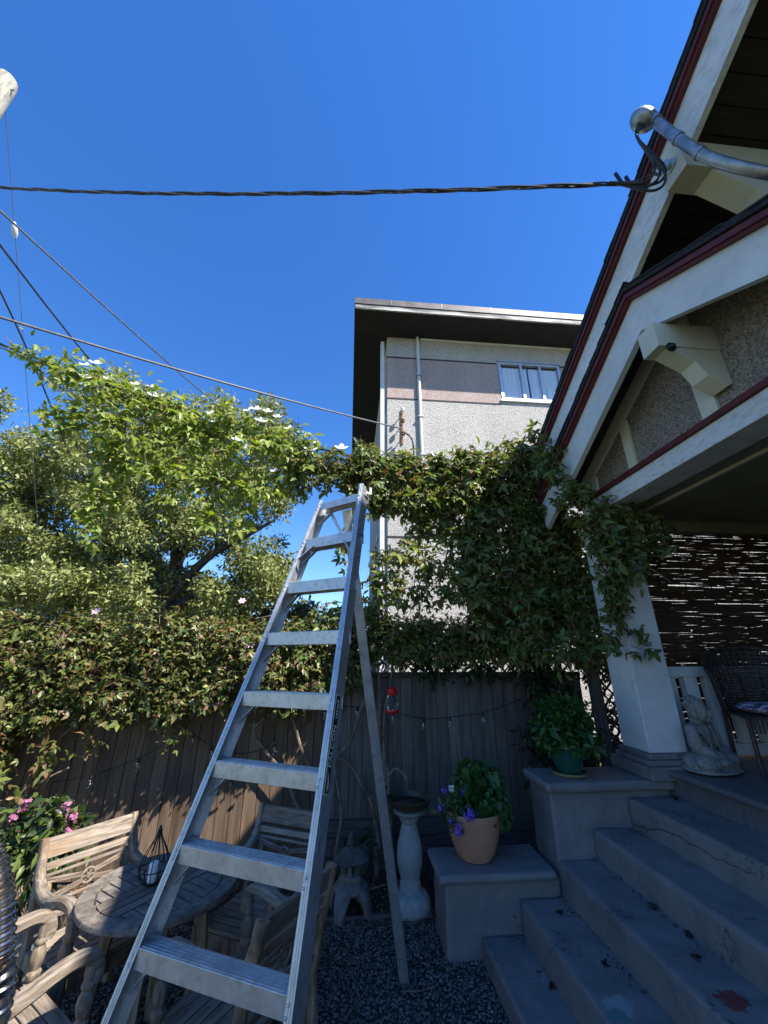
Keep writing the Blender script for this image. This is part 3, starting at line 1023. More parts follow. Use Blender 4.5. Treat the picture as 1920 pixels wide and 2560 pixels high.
for i, (y, z) in enumerate(ck):
    hw = .0028 * (1 - .6 * i / len(ck))
    dz = random.uniform(-.006, .006)
    cv += [(2.2405, y, z + dz - hw), (2.2405, y, z + dz + hw)]
MB().add(cv, [(2 * i, 2 * i + 2, 2 * i + 3, 2 * i + 1) for i in range(len(ck) - 1)]).build('hairline_crack', M['dry_leaf'], ST.children[4])
ctex = bpy.data.textures.new('concrete_wobble', 'CLOUDS')
ctex.noise_scale = .09
ctex.noise_depth = 4
for o_ in list(ST.children) + [c_ for p_ in ST.children for c_ in p_.children]:
    if o_.name.startswith('hairline'):
        continue
    r_ = o_.modifiers.new('remesh', 'REMESH')
    r_.mode = 'VOXEL'
    r_.voxel_size = .0145
    r_.use_smooth_shade = True
    d_ = o_.modifiers.new('wobble', 'DISPLACE')
    d_.texture = ctex
    d_.texture_coords = 'GLOBAL'
    d_.strength = .011
    d_.mid_level = .5
# grime in the inner corners as real litter
dl_me = []
for k in range(3):
    vs = []
    m_ = MB()
    for j in range(5):
        c = Vector((random.uniform(-.012, .012), random.uniform(-.012, .012), random.uniform(.002, .014)))
        a = random.uniform(0, 6.28)
        u = Vector((math.cos(a), math.sin(a), random.uniform(-.3, .5))) * random.uniform(.012, .024)
        v = Vector((-math.sin(a), math.cos(a), random.uniform(-.3, .5))) * random.uniform(.006, .012)
        m_.add([c - u, c + v, c + u, c - v + Vector((0, 0, .006))], [(0, 1, 2), (0, 2, 3)])
    dl_me.append(m_.mesh('fallen_leaf', M['dry_leaf']))
spots = [(1.49, 3.30, 1, 'curled dark leaf at the far inner corner of the second step'),
         (1.50, 2.82, 1, 'dark curled leaf lying mid tread on the second step'),
         (1.88, 2.87, 2, 'spidery dark leaf against the riser on the third step'),
         (1.80, 2.47, 2, 'single dark curled leaf alone mid tread on the third step'),
         (1.26, 3.02, 0, 'dark leaf against the riser on the lowest step'),
         (2.59, 3.40, 4, 'small dark leaf at the foot of the porch riser'),
         (1.90, 2.62, 2, 'small dark leaf tucked at the back of the third step')]
for i, (x, y, s, lab) in enumerate(spots):
    o = link('fallen_leaf', dl_me[i % 3])
    o.location = (x, y, ZS[s] + .002)
    o.rotation_euler = (0, 0, i * 1.3)
    o.scale = (1.25,) * 3
    tag(o, lab, 'leaf', 'dry leaves on the steps')
g = scatter('step_grime', 5000, 1.3, 2.6, 2.0, 3.49, 0, .002, .006, M['dry_leaf'], .5,
            keep=lambda P: ((np.abs(P[:, 0] - 1.60) < .07 * RNG.random(len(P)) ** 3 + .003) & (P[:, 1] > 2.6)) | ((np.abs(P[:, 0] - 1.91) < .06 * RNG.random(len(P)) ** 3 + .003) & (P[:, 1] > 2.65)))
vv = np.zeros(len(g.data.vertices) * 3, dtype=np.float32)
g.data.vertices.foreach_get('co', vv)
vv = vv.reshape(-1, 3)
vv[:, 2] += np.where(vv[:, 0] < 1.76, ZS[1] + .002, ZS[2] + .002)
vv[:, 0] -= .018
g.data.vertices.foreach_set('co', vv.ravel())
tag(g, 'dark crumbs of dirt in the inner corners of the steps', 'dirt')

# ------------------------------------------------------------------ fence with lattice
FY = 4.76
FN = thing('board_fence', 'grey vertical board fence with lattice top behind the bird bath', 'fence', (1.2, FY, 0))
x = -.22
while x < 2.7:
    w_ = random.uniform(.125, .145)
    MB().bx((x + .002, FY + random.uniform(-.004, .004), .43), (x + w_ - .003, FY + .022, 1.74 + random.uniform(-.006, .006))).build('board', M['fence_grey'], FN, bevel=.002)
    x += w_
for (z0, z1) in ((.29, .425), (.14, .285), (.01, .135)):
    MB().bx((-.25, FY - .03 - random.uniform(0, .01), z0), (2.8, FY + .01, z1)).build('kick_board', M['kick_board'], FN, bevel=.003)
MB().bx((-.25, FY - .02, 1.745), (2.75, FY + .04, 1.80)).build('lattice_rail', M['kick_board'], FN)
MB().bx((-.25, FY - .02, 2.16), (2.75, FY + .04, 2.22)).build('lattice_rail', M['kick_board'], FN)
def lattice(parent, x0, x1, z0, z1, y, step=.085, w=.032):
    L = (z1 - z0)
    for s in (1, -1):
        x = x0 - L
        while x < x1:
            a = Vector((x, y + .006 * s, z0)) if s > 0 else Vector((x + L, y + .006 * s, z0))
            b = Vector((x + L, y + .006 * s, z1)) if s > 0 else Vector((x, y + .006 * s, z1))
            xa, xb = sorted((a.x, b.x))
            if xb > x0 and xa < x1:
                lo = max(0, (x0 - min(a.x, b.x)) / L)
                hi = min(1, (x1 - min(a.x, b.x)) / L)
                p, q = (lerp(a, b, lo), lerp(a, b, hi)) if b.x > a.x else (lerp(b, a, lo), lerp(b, a, hi))
                if (q - p).length > .05:
                    MB().bar(p, q, .01, w, (0, 1, 0)).build('lattice_slat', M['kick_board'], parent)
            x += step * 1.414
lattice(FN, -.2, 2.7, 1.80, 2.16, FY + .01)
FL = thing('brown_fence', 'brown vertical board fence under the clipped hedge behind the chairs', 'fence', (-2.3, FY, 0))
x = -4.6
while x < -.25:
    w_ = random.uniform(.125, .145)
    MB().bx((x + .002, FY + random.uniform(-.005, .005), .02), (x + w_ - .004, FY + .022, 1.42 + random.uniform(-.008, .008))).build('board', M['fence_brown'], FL, bevel=.002)
    x += w_
MB().bx((-4.6, FY - .02, 1.425), (-.27, FY + .05, 1.465)).build('cap_rail', M['fence_brown'], FL)
MB().bx((-4.6, FY - .012, 1.30), (-.27, FY - .006 + .0, 1.415)).build('top_rail', M['fence_brown'], FL)
PO = MB().bx((2.66, 4.36, 0), (2.76, 4.46, 3.6)).build('arbor_post', M['post_wood'], None, bevel=.004)
tag(PO, 'weathered square timber post beside the porch pillar, half hidden by vine', 'post')
MB().bx((-.24, FY + .026, .02), (2.72, FY + .034, 1.792)).build('light_stop_panel', M['kick_board'], FN)  # added sheet behind the grey boards, blocks light through their gaps
MB().bx((-4.6, FY + .03, .02), (-.26, FY + .036, 1.41)).build('light_stop_panel', M['kick_board'], FL)  # same added light stop behind the brown boards
LP = thing('lattice_panel', 'narrow dark lattice panel between timber post and porch pillar', 'lattice', (2.95, 4.42, 0))
lattice(LP, 2.77, 3.3, 1.12, 2.4, 4.42, .085, .034)
MB().bx((2.77, 4.40, .2), (3.3, 4.44, 1.12)).build('panel_board', M['kick_board'], LP)
ED = MB().bx((-.6, 4.0, -.02), (.74, 4.03, .03)).build('timber_edging', M['post_wood'], None, bevel=.004)
tag(ED, 'low timber edging strip between gravel and planting bed', 'edging')

# ================================================================== OBJECTS
# ------------------------------------------------------------------ tripod ladder
LD = thing('tripod_ladder', 'tall aluminium tripod orchard ladder standing in the middle of the yard', 'ladder', (-.3, 2.2, 0))
LB, LT = Vector((-1.045, 1.89, 0)), Vector((-.235, 2.53, 2.99))
RB, RT = Vector((-.227, 1.55, 0)), Vector((.065, 2.31, 3.03))
def zat(a, b, z):
    return lerp(a, b, (z - a.z) / (b.z - a.z))
Nrm = ((RB - LB).cross(LT - LB)).normalized()      # ladder plane normal
if Nrm.y > 0:
    Nrm = -Nrm
def rail(a, b, inward):
    d = (b - a).normalized()
    w = inward - d * inward.dot(d)
    w = (w - Nrm * w.dot(Nrm)).normalized()
    n = d.cross(w)
    if n.dot(Nrm) < 0:
        n = -n
    D, F, t = .105, .030, .004
    poly = [(0, 0), (F, 0), (F, -t), (t, -t), (t, -D + t), (F, -D + t), (F, -D), (0, -D)]
    return MB().prism(poly, a, w, n, b - a).build('rail', M['alu'], LD, bevel=.0012), w, n
r1, wl_, nl_ = rail(LB, LT, RB - LB)
r2, wr_, nr_ = rail(RB, RT, LB - RB)
for (a, b, w, n, rl) in ((LB, LT, wl_, nl_, r1), (RB, RT, wr_, nr_, r2)):
    d = (b - a).normalized()
    for k in (.35, .65):
        MB().bar(a + w * (.030 * k) + n * .001, b + w * (.030 * k) + n * .001, .003, .003, tuple(n)).build('rib', M['alu'], rl)
rivet_me = MB().ell((0, 0, 0), (.0055, .0055, .0035), 8, 5).mesh('rivet', M['alu'], True)
ZR = [.012 + .296 * k for k in range(1, 10)] + [2.955]
for i, z in enumerate(ZR):
    if z > 2.99:
        continue
    p = zat(LB, LT, z) + wl_ * .005
    q = zat(RB, RT, z) + wr_ * .005
    ax = (q - p).normalized()
    up = Vector((0, 0, 1))
    dep = ax.cross(up)
    if dep.y < 0:
        dep = -dep
    up = ax.cross(dep)
    if up.z < 0:
        up = -up
    hgt = .066 if i < 9 else .05
    D = .084
    o = p + dep * .002
    L = q - p
    poly = [(0, 0), (D, 0), (D, -hgt), (D - .004, -hgt), (D - .004, -.005), (.004, -.005), (.004, -hgt), (0, -hgt)]
    rg = MB().prism(poly, o, dep, up, L).build('rung' if i < 9 else 'top_step', M['alu'], LD, bevel=.002)
    m_ = MB()
    for k in range(5):
        c = o + dep * (.012 + .015 * k) + up * .001
        m_.bar(c, c + L, .005, .003, tuple(up))
    m_.build('tread_ribs', M['alu'], rg)
    for (e, w, n, s) in ((zat(LB, LT, z), wl_, nl_, 1), (zat(RB, RT, z), wr_, nr_, 1)):
        for dz in (-.018, -.046):
            rv = link('rivet', rivet_me, LD)
            rv.location = e + w * .016 + n * .002 + (LT - LB).normalized() * dz - OFF[LD.name]
            rv.rotation_mode = 'QUATERNION'
            rv.rotation_quaternion = n.to_track_quat('Z', 'Y')
    if i >= 2:
        for (a, b, w, sgn, e) in ((LB, LT, wl_, 1, p), (RB, RT, wr_, -1, q)):
            for front in ((0, 1) if i in (8,) else (1,)):
                c0 = zat(a, b, z - .15) + w * .012 + dep * (.006 + .07 * front)
                c1 = e + ax * (sgn * .095) + dep * (.006 + .07 * front) + up * (-.05 if front == 0 else -.03)
                MB().bar(c0, c1, .005 if front else .006, .02, tuple(dep)).build('brace', M['alu'], LD)
MB().bx((0, 0, 0), (.001, .001, .001))
# back pole with its hinge
pt = (LT + RT) / 2 + Vector((.045, .09, -.10))
pbs = Vector((.43, 3.37, -.02))
poly = [(-.03, -.022), (.03, -.022), (.03, .022), (-.03, .022), (-.03, .016), (.024, .016), (.024, -.016), (-.03, -.016)]
dd = (pbs - pt).normalized()
sx = Vector((1, -.1, 0))
sx = (sx - dd * sx.dot(dd)).normalized()
MB().prism(poly, pt, sx, dd.cross(sx), pbs - pt).build('tripod_leg', M['alu'], LD, bevel=.0015)
MB().bar(lerp(LT, RT, .3) + Vector((.02, .08, -.06)), lerp(LT, RT, .95) + Vector((.02, .08, -.06)), .03, .05).build('hinge_channel', M['alu'], LD)
MB().prism([(0, 0), (.06, 0), (.06, .05), (.045, .05), (.045, .015), (.015, .015), (.015, .05), (0, .05)], RT + Vector((.005, .05, -.05)), (.9, .3, 0), (0, 0, 1), (0, .012, 0)).build('hinge_clip', M['alu'], LD)
for s in (0, 1):
    MB().bar(lerp(LT, RT, .12 + .7 * s) + Vector((.03, .07, -.05)), pt + Vector((0, .02, -.22)), .006, .022).build('brace', M['alu'], LD)
# stickers on the outer face of the right rail
rd = (RT - RB).normalized()
wo_ = -wr_
def on_web(t, acr):
    return RB + rd * t - nr_ * acr + wo_ * .0012
def sticker(name, t0, t1, a0, a1, lift, mat, parent):
    vs = [on_web(t0, a0), on_web(t0, a1), on_web(t1, a1), on_web(t1, a0)]
    vs = [v + wo_ * lift for v in vs]
    vs += [v - wo_ * .0012 for v in vs]
    return MB().add(vs, [(0, 1, 2, 3), (7, 6, 5, 4), (0, 4, 5, 1), (1, 5, 6, 2), (2, 6, 7, 3), (3, 7, 4, 0)]).build(name, mat, parent)
T0, T1 = 1.475, 1.86
s0 = sticker('name_sticker', T0, T1, .014, .062, .0006, M['cream_print'], LD)
sticker('sticker_field', T0 + .004, T1 - .004, .0165, .0595, .0012, M['black_label'], s0)
def text_on_web(body, t, acr, size, lift, mat, parent, name):
    cu = bpy.data.curves.new(name, 'FONT')
    cu.body = body
    cu.size = size
    cu.extrude = .0002
    cu.offset = .0006
    ob = bpy.data.objects.new(name, cu)
    COL.objects.link(ob)
    dg = bpy.context.evaluated_depsgraph_get()
    me = bpy.data.meshes.new_from_object(ob.evaluated_get(dg))
    bpy.data.objects.remove(ob)
    off = OFF[LD.name]
    for v in me.vertices:
        x, y, z = v.co
        v.co = on_web(t + x, acr - y) + wo_ * (lift + z) - off
    me.materials.clear()
    me.materials.append(mat)
    me.update()
    return link(name, me, parent)
text_on_web('FALCON', T0 + .095, .052, .042, .0016, M['cream_print'], s0, 'lettering')
for k in range(6):
    sticker('small_print', T0 + .285 + .0135 * k, T0 + .294 + .0135 * k + (.002 if k % 2 else 0), .034 + (.002 if k % 3 == 1 else 0), .047, .0018, M['cream_print'], s0)
m_ = MB()
fe = [(0, .04), (.02, .05), (.05, .045), (.075, .03), (.085, .022), (.07, .028), (.04, .034), (.015, .032)]
vs = [on_web(T0 + .008 + a * .95, b) + wo_ * .0016 for a, b in fe]
m_.add(vs, [tuple(range(8))]).build('feather_emblem', M['cream_print'], s0)
sticker('worn_sticker', 1.285, 1.445, .018, .056, .0006, M['worn_label'], LD)

# ------------------------------------------------------------------ table
TB = thing('garden_table', 'round weathered slatted teak table, half in sunlight', 'table', (-1.02, 2.93, 0), math.atan2(.22, .16))
RT_ = .41
HT = .74
RI = .325
for k in range(8):
    a0, a1 = k * math.pi / 4 + .006, (k + 1) * math.pi / 4 - .006
    n = 8
    poly = [(RT_ * math.cos(a0 + (a1 - a0) * i / n), RT_ * math.sin(a0 + (a1 - a0) * i / n)) for i in range(n + 1)]
    poly += [(RI * math.cos(a1 + (a0 - a1) * i / n), RI * math.sin(a1 + (a0 - a1) * i / n)) for i in range(n + 1)]
    MB().prism(poly, (0, 0, HT - .03), (1, 0, 0), (0, 1, 0), (0, 0, .03)).build('rim_segment', M['table_rim'], TB, world=False, bevel=.006)
def clipped(name, x0, x1, y0, y1, mat):
    r = RI - .008
    pts = []
    n = 6
    def xr(y):
        return math.sqrt(max(r * r - y * y, 0))
    ys = [y0 + (y1 - y0) * i / n for i in range(n + 1)]
    R_ = [(min(x1, xr(y)), y) for y in ys if xr(y) > max(x0, 0) + .004 or x0 < 0]
    L_ = [(max(x0, -xr(y)), y) for y in reversed(ys) if xr(y) > 0]
    pts = [p for p in R_] + [p for p in L_ if p[0] < (x1 - .002)]
    if len(pts) < 4:
        return
    MB().prism(pts, (0, 0, HT - .026), (1, 0, 0), (0, 1, 0), (0, 0, .022)).build(name, mat, TB, world=False)
for k in range(3):
    y0 = -.096 + k * .064
    clipped('slat', -.4, .4, y0 + .005, y0 + .059, M['table_wood'])
def clip_side(s):
    x = -.34
    while x < .33:
        w_ = .062
        r = RI - .008
        xm_ = max(abs(x), abs(x + w_))
        pts = []
        n = 4
        top = []
        for i in range(n + 1):
            xx = x + .005 + (w_ - .010) * i / n
            top.append((xx, max(math.sqrt(max(r * r - xx * xx, 0)), .101)))
        pts = [(x + .005, .102)] + top + [(x + w_ - .005, .102)]
        if max(t[1] for t in top) > .13:
            pts = [(a, b * s) for a, b in pts]
            MB().prism(pts, (0, 0, HT - .027), (1, 0, 0), (0, 1, 0), (0, 0, .022)).build('slat', M['teak_y'] if False else M['table_rim'], TB, world=False)
        x += w_
clip_side(1)
clip_side(-1)
for k in range(4):
    a = math.pi / 4 + k * math.pi / 2
    c, s = math.cos(a), math.sin(a)
    MB().bar((.22 * c, .22 * s, HT - .03), (.3 * c, .3 * s, .01), .055, .055).build('leg', M['teak_orange'], TB, world=False, bevel=.004)
    MB().bar((.25 * c, .25 * s, HT - .075), (.25 * math.cos(a + math.pi / 2), .25 * math.sin(a + math.pi / 2), HT - .075), .022, .075).build('apron', M['teak_orange'], TB, world=False)

# ------------------------------------------------------------------ armchairs
def make_chair(name, label, loc, rz):
    t = thing(name, label, 'armchair', loc, rz, 'carved teak armchairs around the table')
    HW = .265
    W = dict(world=False)
    for s in (-1, 1):
        y = s * HW
        MB().sweep([(-.30, y, 0), (-.26, y, .2), (-.235, y, .43), (-.27, y, .62), (-.335, y, .90)], .04, .055, (1, 0, 0)).build('back_leg', M['teak_orange'], t, **W)
        # turned front leg rising to the arm
        pr_ = [(.018, 0), (.022, .02), (.030, .10), (.027, .2), (.02, .27), (.028, .29), (.02, .31), (.033, .335), (.033, .435), (.02, .44), (.031, .455), (.031, .47), (.02, .482),
               (.027, .50), (.033, .53), (.029, .555), (.019, .575), (.027, .585), (.027, .595), (.02, .605), (.024, .625), (.022, .66)]
        MB().lathe(pr_, (.215, y, 0), 14).build('front_leg', M['teak_z'], t, smooth=True, **W)
        arm = spline([(-.31, y, .80), (-.285, y, .735), (-.22, y, .675), (-.12, y, .652), (-.02, y, .668), (.08, y, .695), (.165, y, .70), (.225, y, .675), (.245, y, .625), (.235, y, .59)], 5)
        n = len(arm)
        MB().sweep(arm, [.046 + .012 * math.sin(math.pi * min(1, i / n * 1.1)) for i in range(n)], [.055 - .01 * i / n for i in range(n)], (1, 0, 1)).build('arm', M['teak_x'], t, smooth=True, **W)
        MB().bx((-.23, y - .012, .345), (.2, y + .012, .415)).build('apron', M['teak_orange'], t, **W)
    MB().bx((.20, -HW + .03, .345), (.225, HW - .03, .415)).build('apron', M['teak_orange'], t, **W)
    # seat slats run across
    x = -.225
    while x < .22:
        MB().bx((x, -HW + .005 if x > -.2 else -HW + .03, .418), (x + .058, HW - .005 if x > -.2 else HW - .03, .438)).build('seat_slat', M['teak_y'], t, bevel=.003, **W)
        x += .065
    def bx_at(z):
        for (z0, x0), (z1, x1) in (((.43, -.235), (.62, -.27)), ((.62, -.27), (.9001, -.335))):
            if z0 <= z <= z1:
                return x0 + (x1 - x0) * (z - z0) / (z1 - z0)
    def hrail(name, z, h, th, mat=None):
        a, b = bx_at(z - h / 2), bx_at(z + h / 2)
        poly = [(a, z - h / 2), (a + th, z - h / 2), (b + th, z + h / 2), (b, z + h / 2)]
        return MB().prism(poly, (-th / 2, -HW + .018, 0), (1, 0, 0), (0, 0, 1), (0, 2 * HW - .036, 0)).build(name, mat or M['teak_y'], t, bevel=.003, **W)
    hrail('top_rail', .845, .095, .03)
    hrail('back_rail', .755, .032, .02)
    hrail('back_rail', .712, .014, .014)
    hrail('back_rail', .578, .014, .014)
    hrail('back_rail', .515, .03, .02)
    zc = .645
    med = MB()
    Rm = Matrix.Rotation(R(-77), 3, 'Y')
    ring = [(bx_at(zc) + .012 + 0, .038 * math.cos(a), zc + .038 * math.sin(a)) for a in [2 * math.pi * i / 16 for i in range(17)]]
    med.tube(ring, .007, 6, False)
    med.lathe([(.0, -.006), (.012, -.006), (.012, .006), (.0, .006)], (bx_at(zc) + .012, 0, zc), 10, Matrix.Rotation(R(90), 3, 'Y'), False)
    for i in range(6):
        a = i * math.pi / 3
        med.tube([(bx_at(zc) + .012, .01 * math.cos(a), zc + .01 * math.sin(a)), (bx_at(zc) + .012, .036 * math.cos(a), zc + .036 * math.sin(a))], .004, 5)
    med.build('medallion', M['teak_z'], t, smooth=True, **W)
    for sy in (-1, 1):
        for sz in (-1, 1):
            for k in (0, 1):
                z1 = zc + sz * (.058 - .016 * k)
                z0 = zc + sz * (.022 - .012 * k)
                MB().bar((bx_at(z0) + .008, sy * .034, z0), (bx_at(z1) + .008, sy * (HW - .02), z1), .012, .009).build('panel_rod', M['teak_y'], t, **W)
        q = MB()
        for rr in (.052, .038, .024, .01):
            pts = [(bx_at(zc) + .004 + (.06 - rr) * .18, sy * (HW - .022 - rr * math.cos(a)), zc + rr * math.sin(a)) for a in [-math.pi / 2 + math.pi * i / 10 for i in range(11)]]
            q.add(pts + [(bx_at(zc) + .004 + (.06 - rr) * .18 - .008, p[1], p[2]) for p in pts],
                  [tuple(range(11)), tuple(range(21, 10, -1))] + [(i, i + 1, 12 + i, 11 + i) for i in range(10)])
        q.build('corner_fan', M['teak_orange'], t, **W)
    return t
def face(dx, dy):
    return math.atan2(dy, dx)
make_chair('armchair', 'sunlit carved teak armchair against the brown fence, left of table', (-1.68 + .335 * .79, 3.345 - .335 * .61, 0), face(.79, -.61))
make_chair('armchair', 'shaded carved teak armchair behind the ladder, facing the camera', (-.38 - .335 * .43, 3.55 - .335 * .9, 0), face(-.43, -.90))
make_chair('armchair', 'teak armchair seen from behind, right through the ladder rungs', (-.19 - .335 * .86, 2.43 + .335 * .52, 0), face(-.86, .52))
make_chair('armchair', 'teak armchair at the bottom left corner beside the ribbed pole', (-1.45, 2.45, 0), face(.61, .79))

# ------------------------------------------------------------------ wire lantern with candle on the table
WLx, WLy = -1.085, 2.93
WL = thing('wire_lantern', 'black teardrop wire lantern with white candle on the round table', 'lantern', (WLx, WLy, HT + .001))
prof = [(.03, 0), (.06, .02), (.078, .06), (.075, .1), (.055, .15), (.032, .19), (.016, .22), (.01, .245)]
for k in range(14):
    a = 2 * math.pi * k / 14
    MB().tube(spline([(r * math.cos(a), r * math.sin(a), z) for r, z in prof], 3), .0026, 5).build('wire', M['black_wire'], WL, world=False)
for r, z in ((.034, .004), (.078, .07)):
    MB().tube([(r * math.cos(a), r * math.sin(a), z) for a in [2 * math.pi * i / 20 for i in range(21)]], .003, 5, False).build('hoop', M['black_wire'], WL, world=False)
MB().lathe([(.036, 0), (.036, .006), (.0, .007)], (0, 0, 0), 16).build('tray', M['black_wire'], WL, world=False)
MB().lathe([(.012, .24), (.014, .25), (.006, .262), (.008, .268), (.002, .275)], (0, 0, 0), 10).build('finial', M['black_wire'], WL, world=False)
CA = MB().lathe([(.024, 0), (.026, .004), (.026, .085), (.022, .09), (.0, .088)], (0, 0, 0), 18).build('candle', M['wax'], None, smooth=True)
CA.location = (WLx, WLy, HT + .009)
tag(CA, 'white pillar candle inside the black wire lantern', 'candle')

# ------------------------------------------------------------------ ribbed pole bottom left
pts = spline([(-.955, 1.60, .30), (-.957, 1.60, .99), (-.985, 1.60, 1.13), (-1.03, 1.60, 1.27), (-1.10, 1.60, 1.38), (-1.22, 1.6, 1.46)], 60)
RP = thing('ribbed_pole', 'curved shiny metal pole with spiral ribs at the lower left edge', 'pole', (-.955, 1.6, 0))
n = len(pts)
rr = [.036 + .004 * (abs((i * .5) % 2 - 1)) for i in range(n)]
acc = 0
rr = []
for i in range(n):
    if i:
        acc += (pts[i] - pts[i - 1]).length
    rr.append(.034 + .006 * abs(math.sin(acc / .016 * math.pi / 2)))
# resample evenly so the ribs read
res, ac = [pts[0]], 0
for i in range(1, n):
    d = (pts[i] - pts[i - 1]).length
    ac += d
    if ac > .0042:
        res.append(pts[i])
        ac = 0
rs = [.034 + (.005 if (i % 4) in (1, 2) else 0) for i in range(len(res))]
MB().tube(res, rs, 20).build('ribbed_sleeve', M['chrome'], RP, smooth=True)
MB().tube([(-.955, 1.6, 0), (-.955, 1.6, .32)], .03, 14).build('base_post', M['rust'], RP, smooth=True)
MB().lathe([(.12, 0), (.12, .01), (.05, .03), (.034, .06)], (-.955, 1.6, 0.003), 20).build('foot', M['rust'], RP)

# ------------------------------------------------------------------ stone lantern, bird bath
SL = thing('stone_lantern', 'small grey concrete pagoda lantern on bark beside the bird bath', 'garden lantern', (.08, 4.12, 0))
W = dict(world=False)
m_ = MB()
nseg = 24
def hexr(a, r, k=4):
    return r
# four-legged base with arched openings
for k in range(4):
    a = math.pi / 4 + k * math.pi / 2 + .25
    c, s = math.cos(a), math.sin(a)
    m_.sweep([(.17 * c, .17 * s, 0), (.165 * c, .165 * s, .05), (.14 * c, .14 * s, .12), (.09 * c, .09 * s, .18), (.05 * c, .05 * s, .2)], [.07, .09, .12, .15, .12], [.05, .05, .05, .06, .06], (0, 0, 1))
m_.lathe([(.13, .15), (.145, .165), (.13, .19), (.10, .205), (.0, .206)], (0, 0, 0), 24)
m_.build('arched_base', M['concrete_grey'], SL, smooth=True, **W)
Rz = Matrix.Rotation(.35, 3, 'Z')
MB().lathe([(.07, .2), (.105, .215), (.11, .25), (.095, .265)], (0, 0, 0), 6, Rz).build('platform', M['concrete_grey'], SL, bevel=.006, **W)
fb = MB()
for k in range(6):
    a = k * math.pi / 3 + .35
    fb.bar((.068 * math.cos(a), .068 * math.sin(a), .265), (.068 * math.cos(a), .068 * math.sin(a), .335), .04, .03, (math.cos(a), math.sin(a), 0))
fb.lathe([(.08, .265), (.08, .275)], (0, 0, 0), 6, Rz)
fb.lathe([(.085, .325), (.085, .342)], (0, 0, 0), 6, Rz)
fb.build('fire_box', M['concrete_grey'], SL, **W)
MB().lathe([(.04, .262), (.04, .335)], (0, 0, 0), 6).build('dark_core', M['dark_line'], SL, **W)
MB().lathe([(.08, .343), (.15, .352), (.155, .362), (.14, .378), (.09, .415), (.045, .44), (.03, .45)], (0, 0, 0), 24).build('roof', M['concrete_dark'], SL, smooth=True, **W)
MB().lathe([(.03, .445), (.042, .46), (.04, .48), (.025, .495), (.03, .505), (.018, .53), (.0, .545)], (0, 0, 0), 14).build('finial', M['concrete_dark'], SL, smooth=True, **W)

BB = thing('bird_bath', 'pale stone baluster bird bath with dark bowl against the fence', 'bird bath', (.58, 4.10, 0))
MB().lathe([(.155, 0), (.165, .02), (.165, .07), (.15, .11), (.11, .135), (.092, .14), (.088, .19), (.078, .215), (.083, .235), (.105, .30), (.112, .37), (.105, .44), (.085, .52), (.068, .575), (.064, .6), (.075, .612),
            (.075, .62), (.085, .632), (.088, .645), (.11, .66), (.135, .68), (.14, .695), (.12, .70)], (0, 0, 0), 32).build('pedestal', M['birdbath'], BB, smooth=True, **W)
MB().lathe([(.06, .701), (.12, .705), (.165, .73), (.195, .775), (.2, .785), (.19, .787), (.18, .775), (.155, .74), (.1, .727), (.0, .725)], (0, 0, 0), 36).build('bowl', M['bowl'], BB, smooth=True, **W)
MB().lathe([(.162, .748), (.0, .7485)], (0, 0, 0), 32, None, False).build('water', M['water'], BB, **W)

def twig(label, pts, r):
    o = MB().tube(spline(pts, 5), r, 5).build('twig', M['stem'], None, smooth=True)
    tag(o, label, 'twig', 'dry twigs on the ground')
twig('thin dry twig lying on gravel right of the ladder foot', [(.02, 3.05, .014), (.1, 3.18, .02), (.2, 3.32, .016)], .004)
twig('pale dry twig at the foot of the bird bath', [(.55, 3.9, .014), (.63, 3.93, .024), (.74, 3.99, .018)], .005)
twig('short crossed twig in front of the bird bath base', [(.50, 3.98, .03), (.55, 3.88, .016), (.57, 3.82, .014)], .004)
twig('curved twig beside the ladder back leg', [(.40, 3.28, .012), (.5, 3.26, .016), (.62, 3.30, .014)], .0035)
twig('long thin stick on the bark by the stone lantern', [(.2, 4.35, .03), (.45, 4.42, .05), (.72, 4.48, .06)], .008)

# ------------------------------------------------------------------ pots and plants
TP = thing('terracotta_pot', 'large smooth terracotta pot on the low step pier', 'pot', (1.05, 3.72, .486))
MB().lathe([(.10, 0), (.125, .004), (.145, .03), (.175, .1), (.2, .18), (.215, .26), (.218, .30), (.21, .315), (.198, .312), (.195, .28), (.0, .275)], (0, 0, 0), 40).build('body', M['terracotta'], TP, smooth=True, **W)
MB().lathe([(.194, .283), (.1, .292), (.0, .29)], (0, 0, 0), 24, None, False).build('soil', M['soil'], TP, **W)
GE = thing('geranium_plant', 'bushy green scented geranium filling the terracotta pot', 'plant', (1.11, 3.74, .78))
gb = [(0, 0, .14, .13, .12, .13), (.08, .0, .17, .11, .11, .11), (-.06, .02, .2, .11, .1, .12), (.13, -.03, .08, .1, .1, .1), (.02, -.08, .07, .12, .09, .1), (-.02, .02, .26, .09, .09, .08), (.08, .03, .24, .08, .08, .07), (.15, -.04, -.01, .07, .07, .07), (.06, -.12, -.01, .08, .06, .06)]
foliage('leaves', gb, 21000, .05, M['lf_gera'], GE, T_ROUND, .5, .1, .5, world=False)
st_ = MB()
for b in gb:
    st_.tube(spline([(0, 0, -.02), (b[0] * .5, b[1] * .5, b[2] * .55), b[:3]], 3), .004, 5)
st_.build('stems', M['stem'], GE, **W)
leaf_parts('leaf', [(1.11 + b[0], 3.74 + b[1], .78 + b[2]) + b[3:] for b in gb[:7]], 60, .05, M['lf_gera'], GE, T_ROUND)
VB = thing('verbena_plant', 'purple flowering verbena trailing over the left of the terracotta pot', 'plant', (.93, 3.66, .78))
vb = [(0, 0, .05, .09, .08, .08), (-.09, -.02, .04, .08, .07, .08), (-.04, -.06, -.02, .08, .07, .06), (-.02, .02, .12, .07, .06, .06)]
foliage('leaves', vb, 15000, .045, M['lf_gera'], VB, T_SIMPLE, .6, .1, .6, world=False)
